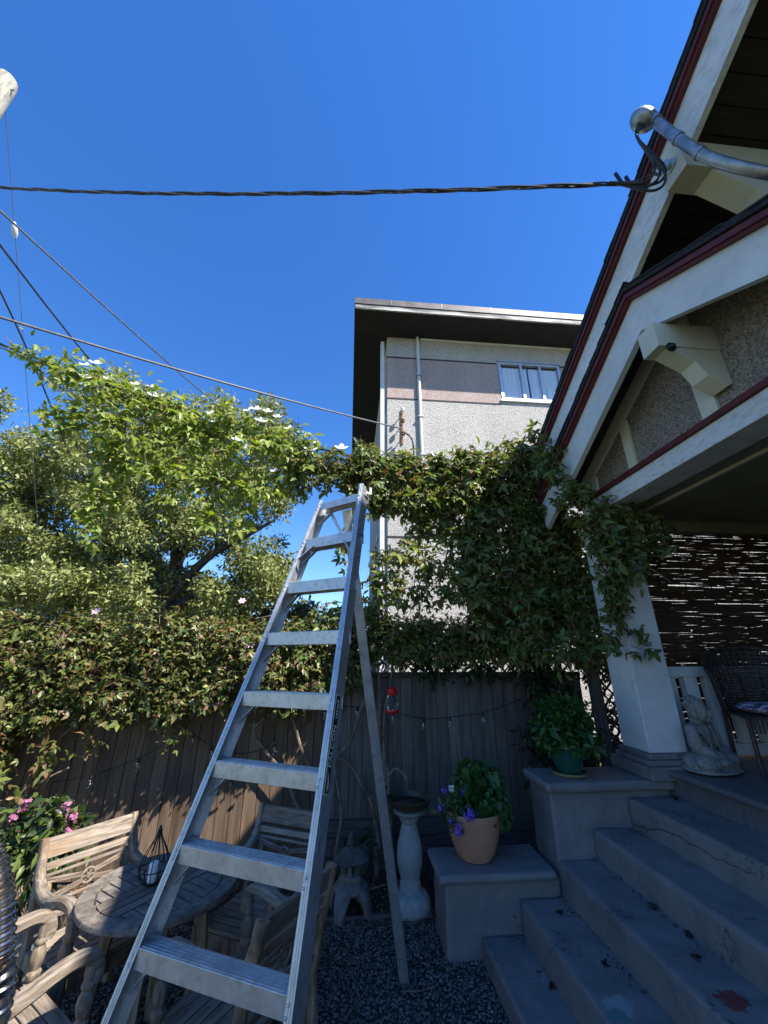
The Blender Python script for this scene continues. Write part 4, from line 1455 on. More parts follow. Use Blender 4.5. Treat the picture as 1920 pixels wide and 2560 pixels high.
MB().tube(spline([(0, 0, -.03), (-.04, -.03, .05), (-.1, -.04, .08)], 4), .003, 5).tube(spline([(0, 0, -.03), (.04, -.06, .02), (.05, -.1, .04)], 4), .003, 5).build('stems', M['stem'], VB, **W)
fl_p = flower_mesh('blossom', M['petal_purple'], 5, .0095, .2, .7)
for i, (cx, cy, cz, r) in enumerate(((-.165, -.06, .07, .025), (-.055, -.135, -.045, .04), (.035, -.13, .045, .045), (-.12, 0, .17, .02), (.02, -.02, .165, .02), (-.10, -.11, .0, .02))):
    V = []
    mcl = MB()
    for k in range(int(26 * (r / .03) ** 2)):
        d = Vector(RNG.normal(size=3)).normalized()
        if d.y > .5:
            d.y = -d.y
        c = Vector((cx, cy, cz)) + d * r
        q = d.to_track_quat('Z', 'Y')
        base = len(mcl.v)
        mcl.add([c + q @ v.co for v in fl_p.vertices], [tuple(p.vertices) for p in fl_p.polygons])
    mcl.ell((cx, cy, cz), (r * .35,) * 3, 8, 6)
    stuff(mcl.build('flower_cluster', M['petal_purple'], VB, **W))
PT = thing('plant_tag', 'small white plant tag on a stick in the terracotta pot', 'plant tag', (.90, 3.72, .76))
MB().bar((0, 0, 0), (-.012, 0, .165), .006, .003, (0, 1, 0)).build('stick', M['wax'], PT, **W)
MB().box((-.016, -.002, .185), (.042, .003, .042)).build('card', M['white_plastic'], PT, **W)

GP = thing('green_pot', 'dark green glazed pot on the tall step pier', 'pot', (1.90, 3.68, 1.031))
MB().lathe([(.085, .022), (.095, .03), (.105, .06), (.122, .11), (.135, .17), (.14, .20), (.148, .205), (.15, .22), (.145, .228), (.132, .226), (.13, .2), (.0, .195)], (0, 0, 0), 36).build('body', M['green_glaze'], GP, smooth=True, **W)
MB().lathe([(.11, 0), (.128, .004), (.138, .02), (.134, .024), (.118, .012), (.0, .01)], (0, 0, 0), 32).build('saucer', M['saucer'], GP, smooth=True, **W)
MB().lathe([(.138, .026), (.125, .0215), (.0, .0215)], (0, 0, 0), 32).build('saucer_rim', M['green_glaze'], GP, smooth=True, **W)
BS = thing('basil_bush', 'dense round green leafy bush growing in the green pot', 'plant', (1.90, 3.68, 1.25))
bb = [(0, 0, .12, .19, .17, .14), (-.14, -.02, .13, .12, .12, .11), (.13, 0, .15, .13, .12, .11), (-.05, -.02, .26, .14, .13, .1), (.08, 0, .28, .12, .12, .09), (.17, -.04, .04, .1, .1, .08), (-.16, -.04, .03, .09, .1, .07), (.02, -.13, .05, .13, .08, .08), (-.1, 0, .2, .12, .1, .1)]
foliage('leaves', bb, 15000, .062, M['lf_basil'], BS, T_OVAL, .5, .25, .6, world=False)
m_ = MB()
for b in bb:
    m_.tube(spline([(0, 0, -.05), (b[0] * .5, b[1] * .5, b[2] * .5), b[:3]], 3), .004, 5)
m_.build('stems', M['stem'], BS, **W)
leaf_parts('leaf', [(1.90 + b[0], 3.68 + b[1], 1.25 + b[2]) + b[3:] for b in bb], 120, .065, M['lf_basil'], BS)

TU = thing('galvanised_tub', 'round galvanised metal tub at the left fence corner', 'planter', (-2.16, 3.66, 0))
MB().lathe([(.19, 0), (.195, .01), (.225, .14), (.232, .145), (.232, .155), (.228, .16), (.25, .29), (.258, .295), (.258, .31), (.248, .312), (.24, .28), (.0, .27)], (0, 0, 0), 36).build('body', M['galv'], TU, smooth=True, **W)
MB().lathe([(.241, .285), (.0, .29)], (0, 0, 0), 24, None, False).build('soil', M['soil'], TU, **W)
HY = thing('pink_flowering_shrub', 'dark leafy shrub with magenta pink flower heads in the galvanised tub', 'plant', (-2.16, 3.66, .29))
hb = [(.0, .05, .26, .15, .13, .16), (-.15, 0, .36, .17, .15, .18), (.12, .02, .4, .18, .15, .17), (-.05, .0, .55, .2, .15, .14), (-.25, -.03, .5, .17, .15, .15), (.15, -.05, .55, .1, .1, .08)]
foliage('leaves', hb, 5600, .075, M['lf_pink'], HY, T_OVAL, .7, .35, .6, world=False)
leaf_parts('leaf', [(-2.16 + b[0], 3.66 + b[1], .29 + b[2]) + b[3:] for b in hb], 60, .085, M['lf_pink'], HY)
m_ = MB()
for b in hb:
    m_.tube(spline([(0, 0, -.02), (b[0] * .5, b[1] * .5, b[2] * .5), b[:3]], 3), .006, 5)
m_.build('stems', M['stem'], HY, **W)
fl_m = flower_mesh('blossom', M['petal_magenta'], 5, .013, .15, .8)
for i, (cx, cy, cz, r) in enumerate(((.20, -.08, .58, .04), (.16, -.10, .65, .034), (-.17, -.1, .60, .04), (-.28, -.12, .53, .042), (-.12, -.1, .67, .036), (-.3, -.15, .35, .035), (.22, -.1, .5, .034), (-.35, -.16, .6, .038))):
    mcl = MB()
    for k in range(int(24 * (r / .05) ** 2)):
        d = Vector(RNG.normal(size=3)).normalized()
        if d.y > .4:
            d.y = -d.y
        c = Vector((cx, cy, cz)) + d * r
        q = d.to_track_quat('Z', 'Y')
        mcl.add([c + q @ v.co for v in fl_m.vertices], [tuple(p.vertices) for p in fl_m.polygons])
    mcl.ell((cx, cy, cz), (r * .45,) * 3, 8, 6)
    stuff(mcl.build('flower_head', M['petal_magenta'], HY, **W))

# ------------------------------------------------------------------ porch things: statue, railing, blind, wicker chair
BU = thing('stone_statue', 'weathered stone seated meditating figure on the porch deck by the pillar', 'statue', (2.95, 3.38, 1.109), R(28))
m_ = MB()
e = m_.ell
# local: figure faces -y
e((0, .02, .06), (.25, .16, .075))
e((.17, -.05, .075), (.12, .085, .06)); e((-.17, -.05, .075), (.12, .085, .06))
e((0, -.10, .07), (.16, .07, .05)); e((.06, -.13, .09), (.11, .045, .035)); e((-.06, -.12, .085), (.11, .045, .035))
e((0, .03, .17), (.125, .085, .12)); e((0, .03, .25), (.135, .085, .09)); e((0, .035, .30), (.115, .07, .045))
for s in (-1, 1):
    e((s * .135, .03, .285), (.05, .055, .055))
    e((s * .155, .015, .21), (.045, .055, .09), 12, 8, Matrix.Rotation(R(8 * s), 3, 'Y'))
    e((s * .13, -.04, .145), (.045, .075, .045), 12, 8, Matrix.Rotation(R(25), 3, 'X'))
    e((s * .06, -.095, .125), (.055, .035, .028))
    e((s * .075, .005, .425), (.012, .02, .04))
    e((s * .078, 0, .385), (.01, .014, .025))
e((0, -.105, .12), (.05, .035, .022))
e((0, .03, .345), (.045, .045, .05))
e((0, .005, .425), (.068, .078, .085)); e((0, -.03, .395), (.048, .045, .045))
e((0, -.08, .408), (.014, .018, .018)); e((0, -.074, .428), (.009, .014, .03)); e((0, -.066, .381), (.022, .012, .007)); e((0, -.068, .372), (.017, .012, .007)); e((0, -.06, .357), (.02, .016, .013))
for s in (-1, 1):
    e((s * .029, -.064, .427), (.019, .012, .007)); e((s * .031, -.07, .449), (.026, .012, .006)); e((s * .034, -.05, .398), (.022, .02, .02))
e((0, .02, .465), (.074, .08, .06)); e((0, .03, .52), (.035, .035, .03))
for i in range(90):
    d = Vector(RNG.normal(size=3)).normalized()
    if d.z < -.1 or (d.y < -.45 and d.z < .35):
        continue
    c = Vector((0, .02, .465)) + Vector((d.x * .074, d.y * .08, d.z * .062))
    e(c, (.0095,) * 3, 6, 4)
# robe folds
for s in (-1, 1):
    for k in range(5):
        m_.tube(spline([(s * (.10 - .015 * k), .0 - .01 * k, .325), (s * (.135 - .02 * k), -.055, .25 - .01 * k), (s * (.10 - .02 * k), -.075, .18 - .012 * k)], 4), .008, 6)
for k in range(4):
    m_.tube(spline([(-.22, -.06 - .012 * k, .05 + .022 * k), (0, -.165 + .01 * k, .035 + .022 * k), (.22, -.06 - .012 * k, .05 + .022 * k)], 5), .008, 6)
e((0, .0, .02), (.29, .19, .03))
sb = m_.build('carved_figure', M['statue'], BU, smooth=True, world=False)
rm = sb.modifiers.new('remesh', 'REMESH')
rm.mode = 'VOXEL'
rm.voxel_size = .005
rm.use_smooth_shade = True
sm = sb.modifiers.new('smooth', 'SMOOTH')
sm.factor = .5
sm.iterations = 1

RA = thing('porch_railing', 'white wooden porch railing with wide balusters below the reed blind', 'railing', (4.0, 3.70, 1.11))
MB().bx((2.872, 3.665, 1.15), (5.15, 3.745, 1.235)).build('bottom_rail', M['white_paint'], RA, bevel=.005)
MB().bx((2.872, 3.655, 1.785), (5.15, 3.755, 1.875)).build('top_rail', M['white_paint'], RA, bevel=.006)
x = 2.93
while x < 5.1:
    MB().bx((x, 3.665, 1.236), (x + .125, 3.74, 1.784)).build('baluster', M['white_paint'], RA, bevel=.004)
    x += .215
RBk = thing('reed_blind', 'dark woven reed blind with light leaking between the stalks', 'blind', (4.0, 3.93, 1.15))
m_ = MB()
z = 1.16
while z < 3.36:
    x = 2.86 + random.uniform(-.02, 0)
    r = random.uniform(.0055, .0092)
    sag = random.uniform(-.004, .004)
    while x < 5.14:
        L = random.uniform(.25, 1.1)
        if random.random() > .03:
            y = 3.93 + random.uniform(-.006, .006)
            z0 = z + sag + random.uniform(-.004, .004)
            z1 = z + sag + random.uniform(-.004, .004)
            nn_ = max(2, int(L / .11))
            x9 = min(x + L * 1.02, 5.15)
            m_.tube([(x + (x9 - x) * q / nn_, y, z0 + (z1 - z0) * q / nn_ + random.uniform(-.0042, .0042)) for q in range(nn_ + 1)], [r * random.uniform(.75, 1.15) for q in range(nn_ + 1)], 4, False)
        x += L + (random.uniform(.01, .06) if random.random() < .35 else 0)
    z += random.uniform(.0058, .0088)
stuff(m_.build('reeds', M['reed'], RBk))
for x in (3.05, 3.35, 3.65, 3.95, 4.25, 4.55, 4.85):
    MB().tube([(x, 3.918, 1.16), (x + .01, 3.916, 2.2), (x, 3.918, 3.37)], .004, 5).build('cord', M['wicker'], RBk)

WC = thing('wicker_chair', 'dark woven wicker armchair with patterned cushion on the porch', 'chair', (3.53, 3.26, 1.109), R(-28))
W = dict(world=False)
# faces -y ; back wraps round
def back_pt(u, v):
    # u -1..1 round the back, v 0..1 up
    a = math.pi / 2 + u * 1.75
    rx, ry = .33 + .05 * v, .30 + .06 * v
    top = .52 + .40 * (1 - .62 * min(1, abs(u)) ** 2.2)
    zz = .40 + (top - .40) * v
    return Vector((rx * math.cos(a), ry * math.sin(a) + .02 - .02 * v, zz))
m_ = MB()
for j in range(26):
    v = j / 25
    m_.tube([back_pt(u, v) + (back_pt(u, v) - Vector((0, 0, back_pt(u, v).z))).normalized() * (.004 * (1 if (i + j) % 2 else -1)) for i, u in enumerate(np.linspace(-1, 1, 41))], .0075, 4, False)
m_.build('woven_back', M['wicker'], WC, smooth=True, **W)
m_ = MB()
for u in np.linspace(-1, 1, 27):
    m_.tube([back_pt(u, v) for v in np.linspace(0, 1, 6)], .006, 5)
m_.build('stakes', M['wicker'], WC, **W)
MB().tube([back_pt(u, 1.03) for u in np.linspace(-1, 1, 41)], .02, 8).build('rolled_rim', M['wicker'], WC, smooth=True, **W)
m_ = MB()
for i in range(24):
    x = -.29 + i * .0255
    m_.tube([(x, -.30, .40), (x, 0, .405), (x, math.sqrt(max(.0, 1 - (x / .34) ** 2)) * .28, .40)], .012, 5)
m_.build('woven_seat', M['wicker'], WC, **W)
m_ = MB()
for i in range(23):
    x = -.29 + i * .026
    m_.tube([(x, -.31, .40), (x, -.315, .30)], .008, 4)
m_.build('skirt', M['wicker'], WC, **W)
for sx_, sy_ in ((-1, -1), (1, -1), (-1, 1), (1, 1)):
    MB().tube([(sx_ * .29, sy_ * .26 - .02, 0), (sx_ * .28, sy_ * .25 - .02, .41)], .017, 8).build('leg', M['wicker'], WC, smooth=True, **W)
CU = MB().ell((0, 0, 0), (.27, .27, .045), 20, 8).build('seat_cushion', M['cushion'], None, smooth=True)
CU.location = (3.52, 3.23, 1.109 + .455)
CU.rotation_euler = (0, 0, R(-28))
tag(CU, 'flat patterned seat cushion on the wicker armchair', 'cushion')

# ------------------------------------------------------------------ hummingbird feeder
HF = thing('hummingbird_feeder', 'red and clear glass hummingbird feeder hanging before the grey fence', 'bird feeder', (.46, 4.3, 1.43))
MB().lathe([(.03, .165), (.045, .17), (.05, .185), (.05, .225), (.035, .24), (.0, .245)], (0, 0, 0), 20).build('cap', M['red_plastic'], HF, smooth=True, **W)
MB().lathe([(.035, .04), (.055, .06), (.062, .085), (.05, .1), (.062, .115), (.055, .14), (.04, .165)], (0, 0, 0), 20).build('bottle', M['clear_glass'], HF, smooth=True, **W)
MB().lathe([(.03, 0), (.06, .008), (.075, .022), (.07, .035), (.04, .045), (.0, .046)], (0, 0, 0), 24).build('base', M['red_plastic'], HF, smooth=True, **W)
fw = flower_mesh('feeder_flower', M['white_plastic'], 6, .014, .1, .8)
for k in range(5):
    a = -math.pi / 2 + (k - 2) * .75
    o = link('feeder_flower', fw, HF)
    o.location = (.062 * math.cos(a), .062 * math.sin(a), .034)
    o.rotation_mode = 'QUATERNION'
    o.rotation_quaternion = Vector((math.cos(a), math.sin(a), .9)).to_track_quat('Z', 'Y')
MB().tube([(0, 0, .24), (.004, 0, .3), (0, 0, .5)], .003, 5).build('hanger', M['black_wire'], HF, **W)

# ------------------------------------------------------------------ string lights
def lights(label, pts, bulbs):
    P = spline(pts, 8)
    c = Vector(pts[len(pts) // 2])
    t = thing('string_light', label, 'string light', tuple(c), 0, 'festoon lights on the fence')
    MB().tube(P, .0038, 5).build('wire', M['black_wire'], t)
    for f in bulbs:
        p = P[min(int(f * (len(P) - 1)), len(P) - 1)]
        s = MB().lathe([(.008, -.005), (.011, -.012), (.011, -.035), (.008, -.04)], p, 10).build('socket', M['black_wire'], t, smooth=True)
        MB().lathe([(.008, -.04), (.018, -.05), (.027, -.073), (.024, -.092), (.011, -.106), (.002, -.108)], p, 12).build('bulb', M['clear_glass'], s, smooth=True)
        MB().lathe([(.002, -.045), (.003, -.075), (.002, -.08)], p, 6).build('filament', M['wax'], s)
lights('string of clear bulbs sagging across the sunlit left fence', [(-3.2, 4.5, .86), (-2.97, 4.55, .84), (-2.52, 4.58, .88), (-2.15, 4.6, .98), (-1.85, 4.62, 1.12), (-1.68, 4.66, 1.30)], (.22, .45, .68))
lights('string of clear bulbs swagged behind the ladder rungs', [(-1.68, 4.66, 1.32), (-1.52, 4.62, 1.22), (-1.33, 4.6, 1.12), (-1.01, 4.6, 1.05), (-.68, 4.6, 1.16), (-.50, 4.66, 1.38)], (.18, .42, .78))
lights('string of clear bulbs across the grey fence under the feeder', [(-.45, 4.66, 1.42), (0, 4.66, 1.46), (.45, 4.62, 1.42), (.83, 4.62, 1.34), (1.22, 4.62, 1.36), (1.58, 4.62, 1.41), (1.95, 4.64, 1.52)], (.1, .22, .36, .5, .64, .8))

# ------------------------------------------------------------------ utility pole, service mast and overhead wires
PX, PY = -6.0, 4.0
UP = thing('utility_pole', 'weathered pale wooden utility pole top at the left edge', 'utility pole', (PX, PY, 0))
MB().lathe([(.19, 0), (.165, 5), (.15, 10.6), (.15, 10.95), (.135, 11.03), (.08, 11.06), (0, 11.07)], (0, 0, 0), 20).build('shaft', M['pole_wood'], UP, smooth=True, world=False)
for z in (10.75, 8.6, 8.3, 6.35):
    MB().tube([(-.16, 0, z), (.2, 0, z)], .014, 6).build('bolt', M['steel'], UP, world=False)
MB().tube([(-.17, -.05, 10.9), (-.2, -.08, 10.99), (-.16, -.1, 11.05), (-.12, -.08, 10.98)], .012, 6).build('hook', M['steel'], UP, world=False)

def wire(name, label, pts, r, mat, n=6):
    o = MB().tube(pts, r, n).build(name, mat, None, smooth=True)
    return tag(o, label, 'cable', 'overhead wires from the utility pole')
def along(A, B, coef, s0, s1, n=24):
    A, B = Vector(A), Vector(B)
    L = (B - A).length
    out = []
    for i in range(n + 1):
        s = s0 + (s1 - s0) * i / n
        p = A + (B - A) * (s / L)
        out.append(Vector((p.x, p.y, coef[0] * s * s + coef[1] * s + coef[2])))
    return out
# twisted service drop to the porch house: three strands wound round each other
base = along((PX, PY), (2.30, 1.68), (.0105, -.4255, 8.285), 0, 8.45, 220)
TD = thing('service_drop', 'thick twisted black cable spanning the sky to the gable mast', 'cable', tuple(base[110]), 0, 'overhead wires from the utility pole')
_, Tg, Nn = MB().frames(base)
for k in range(3):
    P = []
    for i, (p, t, nn) in enumerate(zip(base, Tg, Nn)):
        a = i * .22 + k * 2 * math.pi / 3
        P.append(p + (nn * math.cos(a) + t.cross(nn) * math.sin(a)) * .011)
    MB().tube(P, .0085 if k < 2 else .006, 6).build('strand', M['cable_dark'] if k < 2 else M['cable_grey'], TD, smooth=True)
wire('service_cable', 'grey cable running from the pole to the stucco wall bracket', along((PX, PY), (1.28, 8.78), (.0055, .105, 6.37), 0, 8.7), .021, M['cable_grey'])
wire('span_wire', 'upper thin wire crossing the blue sky toward the tree top', along((PX, PY), (2, 30), (.006, .02, 8.68), 0, 27), .018, M['cable_grey'])
wire('span_wire', 'middle dark thin wire dropping behind the tree', along((PX, PY), (-8, 30), (.012, -.04, 8.51), 0, 26), .018, M['cable_dark'])
wire('span_wire', 'shortest dark wire near the left edge above the tree', along((PX, PY), (-11, 30), (-.03, -.2, 8.36), 0, 8), .015, M['cable_dark'])
wire('guy_wire', 'thin pale near-vertical guy wire dropping from the pole top', along((PX, PY), (-11, 30), (0, -1.3, 10.85), 0, 8.3), .005, M['cable_grey'])
gi = along((PX, PY), (-11, 30), (0, -1.3, 10.85), 1.2, 1.36, 1)
GI = MB().tube([gi[0], lerp(gi[0], gi[1], .3), lerp(gi[0], gi[1], .7), gi[1]], [.02, .045, .045, .02], 10).build('guy_insulator', M['white_plastic'], None, smooth=True)
tag(GI, 'white insulator on the guy wire under the pole', 'insulator')
cab = along((PX, 4.1), (1.3, 4.2), (.021, -.462, 6.27), 0, 8.3, 40)
wire('telecom_cable', 'thick black cable carrying the clematis toward the house', cab, .017, M['cable_dark'])
wire('telecom_cable', 'thin companion wire beside the clematis cable', [p + Vector((0, .05, -.035 - .02 * math.sin(i * .5))) for i, p in enumerate(cab)], .008, M['cable_dark'])
wire('loop_cable', 'slack cable loop between wall bracket and round cable head', spline([(1.28, 8.75, 7.6), (1.5, 8.72, 7.35), (1.58, 8.75, 6.7), (1.75, 8.8, 6.35), (1.95, 8.78, 6.5), (2.03, 8.75, 6.85)], 8), .02, M['cable_dark'])
# service mast
SM = thing('service_mast', 'grey steel conduit mast with domed weatherhead at the upper gable', 'conduit', (2.45, 1.4, 5.0))
mp_ = spline([(3.2, 1.22, 4.72), (2.78, 1.29, 4.80), (2.55, 1.35, 4.95), (2.40, 1.43, 5.22), (2.33, 1.48, 5.5), (2.285, 1.55, 5.92)], 8)
MB().tube(mp_, .036, 14).build('conduit', M['steel'], SM, smooth=True)
for i in (33, 26, 8, 10):
    a, b = mp_[i], mp_[i + 1]
    d = (b - a).normalized()
    MB().tube([a, a + d * .035], .042, 14).build('coupling', M['steel'], SM, smooth=True)
hd = (mp_[-1] - mp_[-3]).normalized()
whc = mp_[-1] + hd * .07 + Vector((-.05, .02, 0))
MB().ell(whc, (.105, .08, .08), 18, 10, Matrix.Rotation(R(35), 3, 'Y')).build('weatherhead', M['steel'], SM, smooth=True)
MB().tube([mp_[-1] - hd * .03, mp_[-1] + hd * .05], .044, 14).build('collar', M['steel'], SM, smooth=True)
ends = base[-1]
for k, (dx, dz) in enumerate(((0, 0), (.03, -.05), (-.03, .04), (.05, .03))):
    a = whc + Vector((-.06 + .02 * k, 0, -.06))
    MB().tube(spline([a, a + Vector((-.03 - .02 * k, .02, -.16)), Vector((2.26 + dx, 1.63, 5.45 + dz)), Vector((2.20 + dx, 1.70, 5.36 + dz)), ends + Vector((-.1 - .04 * k, .03, .02))], 7), .010, 6).build('lead', M['cable_dark'], SM, smooth=True)
for k in range(3):
    c = ends + Vector((-.10 + .07 * k, .02, 0))
    MB().tube([c, c + Vector((-.03 + .01 * k, 0, .13 - .03 * k))], .013, 7).build('splice', M['black_wire'], SM, smooth=True)
IN = thing('strain_insulator', 'grey spool insulator screwed to the gable beam end', 'insulator', (2.36, 1.66, 5.55))
MB().lathe([(.05, 0), (.055, .01), (.03, .02), (.03, .04), (.045, .05), (.0, .055)], (2.404, 1.66, 5.56), 14, Matrix.Rotation(R(-90), 3, 'Y')).build('spool', M['galv'], IN, smooth=True)
MB().tube(spline([(2.35, 1.66, 5.56), (2.28, 1.67, 5.54), (2.27, 1.68, 5.49), (2.32, 1.68, 5.48)], 4), .012, 6).build('hook', M['steel'], IN, smooth=True)
MB().tube(spline([(2.30, 1.68, 5.50), (2.2, 1.72, 5.50), tuple(ends)], 5), .004, 5).build('tie_wire', M['cable_grey'], IN)

# ------------------------------------------------------------------ vegetation
def stems(name, paths, parent, r0=.012, mat=None):
    for P in paths:
        q = spline(P, 6)
        n = len(q)
        MB().tube([p + Vector((math.sin(i * 1.3) * .004, 0, 0)) for i, p in enumerate(q)], [r0 * (1 - .5 * i / n) for i in range(n)], 6).build(name, mat or M['stem'], parent, smooth=True)

T_CURL = (np.array([(0, 0, 0), (.3, .16, .14), (.3, -.16, .14), (.35, 0, .0), (.6, .12, .2), (.6, -.12, .2), (.66, 0, .08), (.9, 0, .3)]), T_OVAL[1])
M['lf_dead'] = leafmat('dead_leaf', [(.16, .09, .045), (.24, .15, .08), (.1, .055, .03), (.3, .2, .1)], .15, rough=.7)
def tangle(parent, blobs, ndead, ntwig, size):
    P, O = blob_pts(blobs, 300, .9)
    off = np.array(OFF[parent.name])
    idx = RNG.choice(len(P), min(ndead, len(P)), replace=False)
    k = len(idx)
    ax = O[idx] * .4 + RNG.normal(size=(k, 3)) * .6 + np.array([0, 0, -.5])
    me = leaf_mesh('dead_leaves', P[idx] - off, ax, O[idx] + RNG.normal(size=(k, 3)) * .5, size * (.6 + .8 * RNG.random(k)), M['lf_dead'], T_CURL)
    stuff(link('dead_leaves', me, parent))
    m_ = MB()
    idx = RNG.choice(len(P), min(ntwig, len(P)), replace=False)
    for i in idx:
        p = Vector(P[i])
        d = Vector(O[i] * .5 + RNG.normal(size=3) * .6).normalized()
        L = random.uniform(.08, .3)
        m_.tube([p - d * L * .6, p + Vector(RNG.normal(size=3)) * .015, p + d * L * .5], [.0035, .003, .0015], 4, False)
    stuff(m_.build('twigs', M['stem'], parent))

# clipped hedge on top of the left fence
HG = thing('clematis_hedge', 'long sunlit leafy hedge spilling over the brown fence', 'hedge', (-2.3, 4.6, 0))
hb = []
x = -4.7
while x < -.45:
    top = 2.42 + .05 * math.sin(x * 3.1) + random.uniform(-.03, .03)
    if x < -3.2:
        bot = .98
    elif x < -2.6:
        bot = 1.36
    elif x < -1.5:
        bot = 1.44 + .08 * math.sin(x * 4)
    else:
        bot = 1.46
    z = bot + .14
    while z < top - .1:
        hb.append((x + random.uniform(-.07, .07), 4.58 + random.uniform(-.12, .06) - .10 * math.sin((z - bot) / (top - bot) * 3.1), z, .22, .24, .19))
        z += .19
    x += .2
foliage('foliage', hb, 5200, .054, M['lf_hedge'], HG, T_SIMPLE, .85, .35, .7, three=True)
stuff(bpy.data.objects[HG.children[-1].name])
trl = [(-1.62, 4.42, 1.32, .12, .08, .16), (-1.72, 4.42, 1.46, .16, .1, .12), (-1.66, 4.40, 1.16, .07, .06, .08), (-2.4, 4.4, 1.2, .14, .1, .12), (-2.75, 4.36, 1.1, .2, .12, .2), (-3.1, 4.36, .9, .25, .15, .25)]
stuff(foliage('trailing_shoots', trl, 1100, .066, M['lf_hedge'], HG, T_OVAL, .9, .5, .6, three=True))
leaf_parts('leaf', [b for b in hb if b[1] < 4.56] + trl, 220, .08, M['lf_hedge'], HG)
stems('stem', [[(-3.6, 4.6, 0), (-3.4, 4.5, .6), (-3.3, 4.45, 1.2)], [(-3.2, 4.62, 0), (-3.0, 4.55, .5), (-2.9, 4.5, 1.0), (-2.6, 4.5, 1.4)], [(-2.9, 4.6, .8), (-2.75, 4.45, .9), (-2.55, 4.42, 1.0)]], HG, .016)
tangle(HG, hb + trl, 900, 500, .055)
fpk = flower_mesh('pink_flower', M['petal_pink'], 6, .045, .1, .55)
for (x, y, z) in ((-2.58, 4.28, 2.40), (-1.05, 4.3, 2.1), (-1.0, 4.3, 2.08), (-1.2, 4.5, 2.55), (-.72, 4.3, 2.3)):
    put_flower('pink_flower', fpk, (x, y, z), (random.uniform(-.3, .3), -1, .7), HG)

# shaded hedge over the grey fence
HR = thing('shaded_hedge', 'shaded leafy vine hedge piled on the lattice behind the ladder', 'hedge', (1.0, 4.6, 0))
hb2 = []
x = -.5
while x < 2.3:
    top = 2.50 + .06 * math.sin(x * 3.7 + 1)
    bot = 1.66 if x < .25 else 1.92
    z = bot + .13
    while z < top - .1:
        hb2.append((x + random.uniform(-.07, .07), 4.58 + random.uniform(-.14, .05), z, .22, .22, .18))
        z += .19
    x += .2
foliage('foliage', hb2, 5000, .06, M['lf_arbor'], HR, T_SIMPLE, .85, .4, .7, three=True)
stuff(bpy.data.objects[HR.children[-1].name])
leaf_parts('leaf', [b for b in hb2 if b[1] < 4.56], 140, .085, M['lf_arbor'], HR)
stems('stem', [[(.33, 4.6, 0), (.32, 4.62, .6), (.36, 4.6, 1.2), (.34, 4.6, 1.9)], [(.44, 4.55, 0), (.42, 4.6, .7), (.40, 4.62, 1.3), (.52, 4.6, 1.95)], [(.50, 4.52, 0), (.46, 4.58, .5), (.43, 4.6, .95), (.3, 4.62, 1.5), (.15, 4.6, 1.8)],
                [(.66, 4.45, .55), (.62, 4.5, .82), (.52, 4.55, .9), (.46, 4.58, .85)], [(.35, 4.55, .25), (.27, 4.6, .6), (.02, 4.62, .95), (-.28, 4.64, 1.02)],
                [(-.1, 4.6, 0), (-.02, 4.62, .5), (-.12, 4.64, .95), (-.22, 4.66, 1.25)], [(-.22, 4.62, .9), (.05, 4.62, 1.15), (.2, 4.62, 1.6), (.24, 4.6, 1.85)],
                [(-.35, 4.62, .4), (-.6, 4.62, .85), (-.92, 4.62, 1.2), (-.95, 4.64, 1.55)], [(-.3, 4.64, 1.62), (-.7, 4.62, 1.45), (-1.0, 4.62, 1.25)], [(-.62, 4.62, 1.6), (-.5, 4.62, 1.2), (-.35, 4.62, .9)]], HR, .02)

tangle(HR, hb2, 500, 350, .055)
# clematis carried by the cable
def cz(x):
    s = (x + 6.0) / 7.3 * 7.3
    return .021 * s * s - .462 * s + 6.27
CM = thing('clematis_vine', 'bright green clematis with white flowers hanging from the black cable', 'vine', (-2.2, 4.2, 4.0))
cb = []
x = -4.0
while x < -.55:
    w_ = .5 + .5 * min(1, max(0, (x + 4.0) / .9)) * (1 if x < -1.0 else .75)
    cb.append((x, 4.15 + random.uniform(-.12, .12), cz(x) + random.uniform(-.10, .06), .22, .2, .17, .5 + .6 * (x > -3.5)))
    if x > -3.5:
        dep = 1.05 if x < -.95 else .6
        z = cz(x) - .22
        while z > cz(x) - dep:
            if random.random() < .88:
                cb.append((x + random.uniform(-.1, .1), 4.12 + random.uniform(-.2, .15), z, .2, .17, .17, .62))
            z -= .22
    x += .2
for (x, z0, z1) in ((-2.72, 4.3, 3.0), (-2.55, 4.2, 3.35), (-1.55, 3.9, 3.3), (-1.25, 3.7, 3.15), (-2.0, 3.9, 3.4)):
    z = z0
    while z > z1:
        cb.append((x + random.uniform(-.06, .06), 4.05, z, .11, .1, .13, 1.0))
        z -= .15
foliage('foliage', cb, 1400, .086, M['lf_clematis'], CM, T_OVAL, .9, .6, .5, three=True)
stuff(bpy.data.objects[CM.children[-1].name])
leaf_parts('leaf', cb, 200, .115, M['lf_clematis'], CM)
stems('stem', [[(-2.7, 4.15, cz(-2.7)), (-2.68, 4.1, 4.4), (-2.74, 4.06, 3.7), (-2.7, 4.05, 3.0)], [(-2.5, 4.15, cz(-2.5)), (-2.55, 4.1, 4.2), (-2.5, 4.06, 3.4)], [(-1.5, 4.15, cz(-1.5)), (-1.55, 4.1, 3.9), (-1.5, 4.06, 3.3)], [(-1.2, 4.15, cz(-1.2)), (-1.22, 4.1, 3.7), (-1.25, 4.06, 3.15)], [(-2.0, 4.15, cz(-2)), (-2.0, 4.1, 3.4)]], CM, .009)
tangle(CM, cb, 250, 350, .06)
fwh = flower_mesh('white_flower', M['petal_white'], 4, .075, .3, .8)
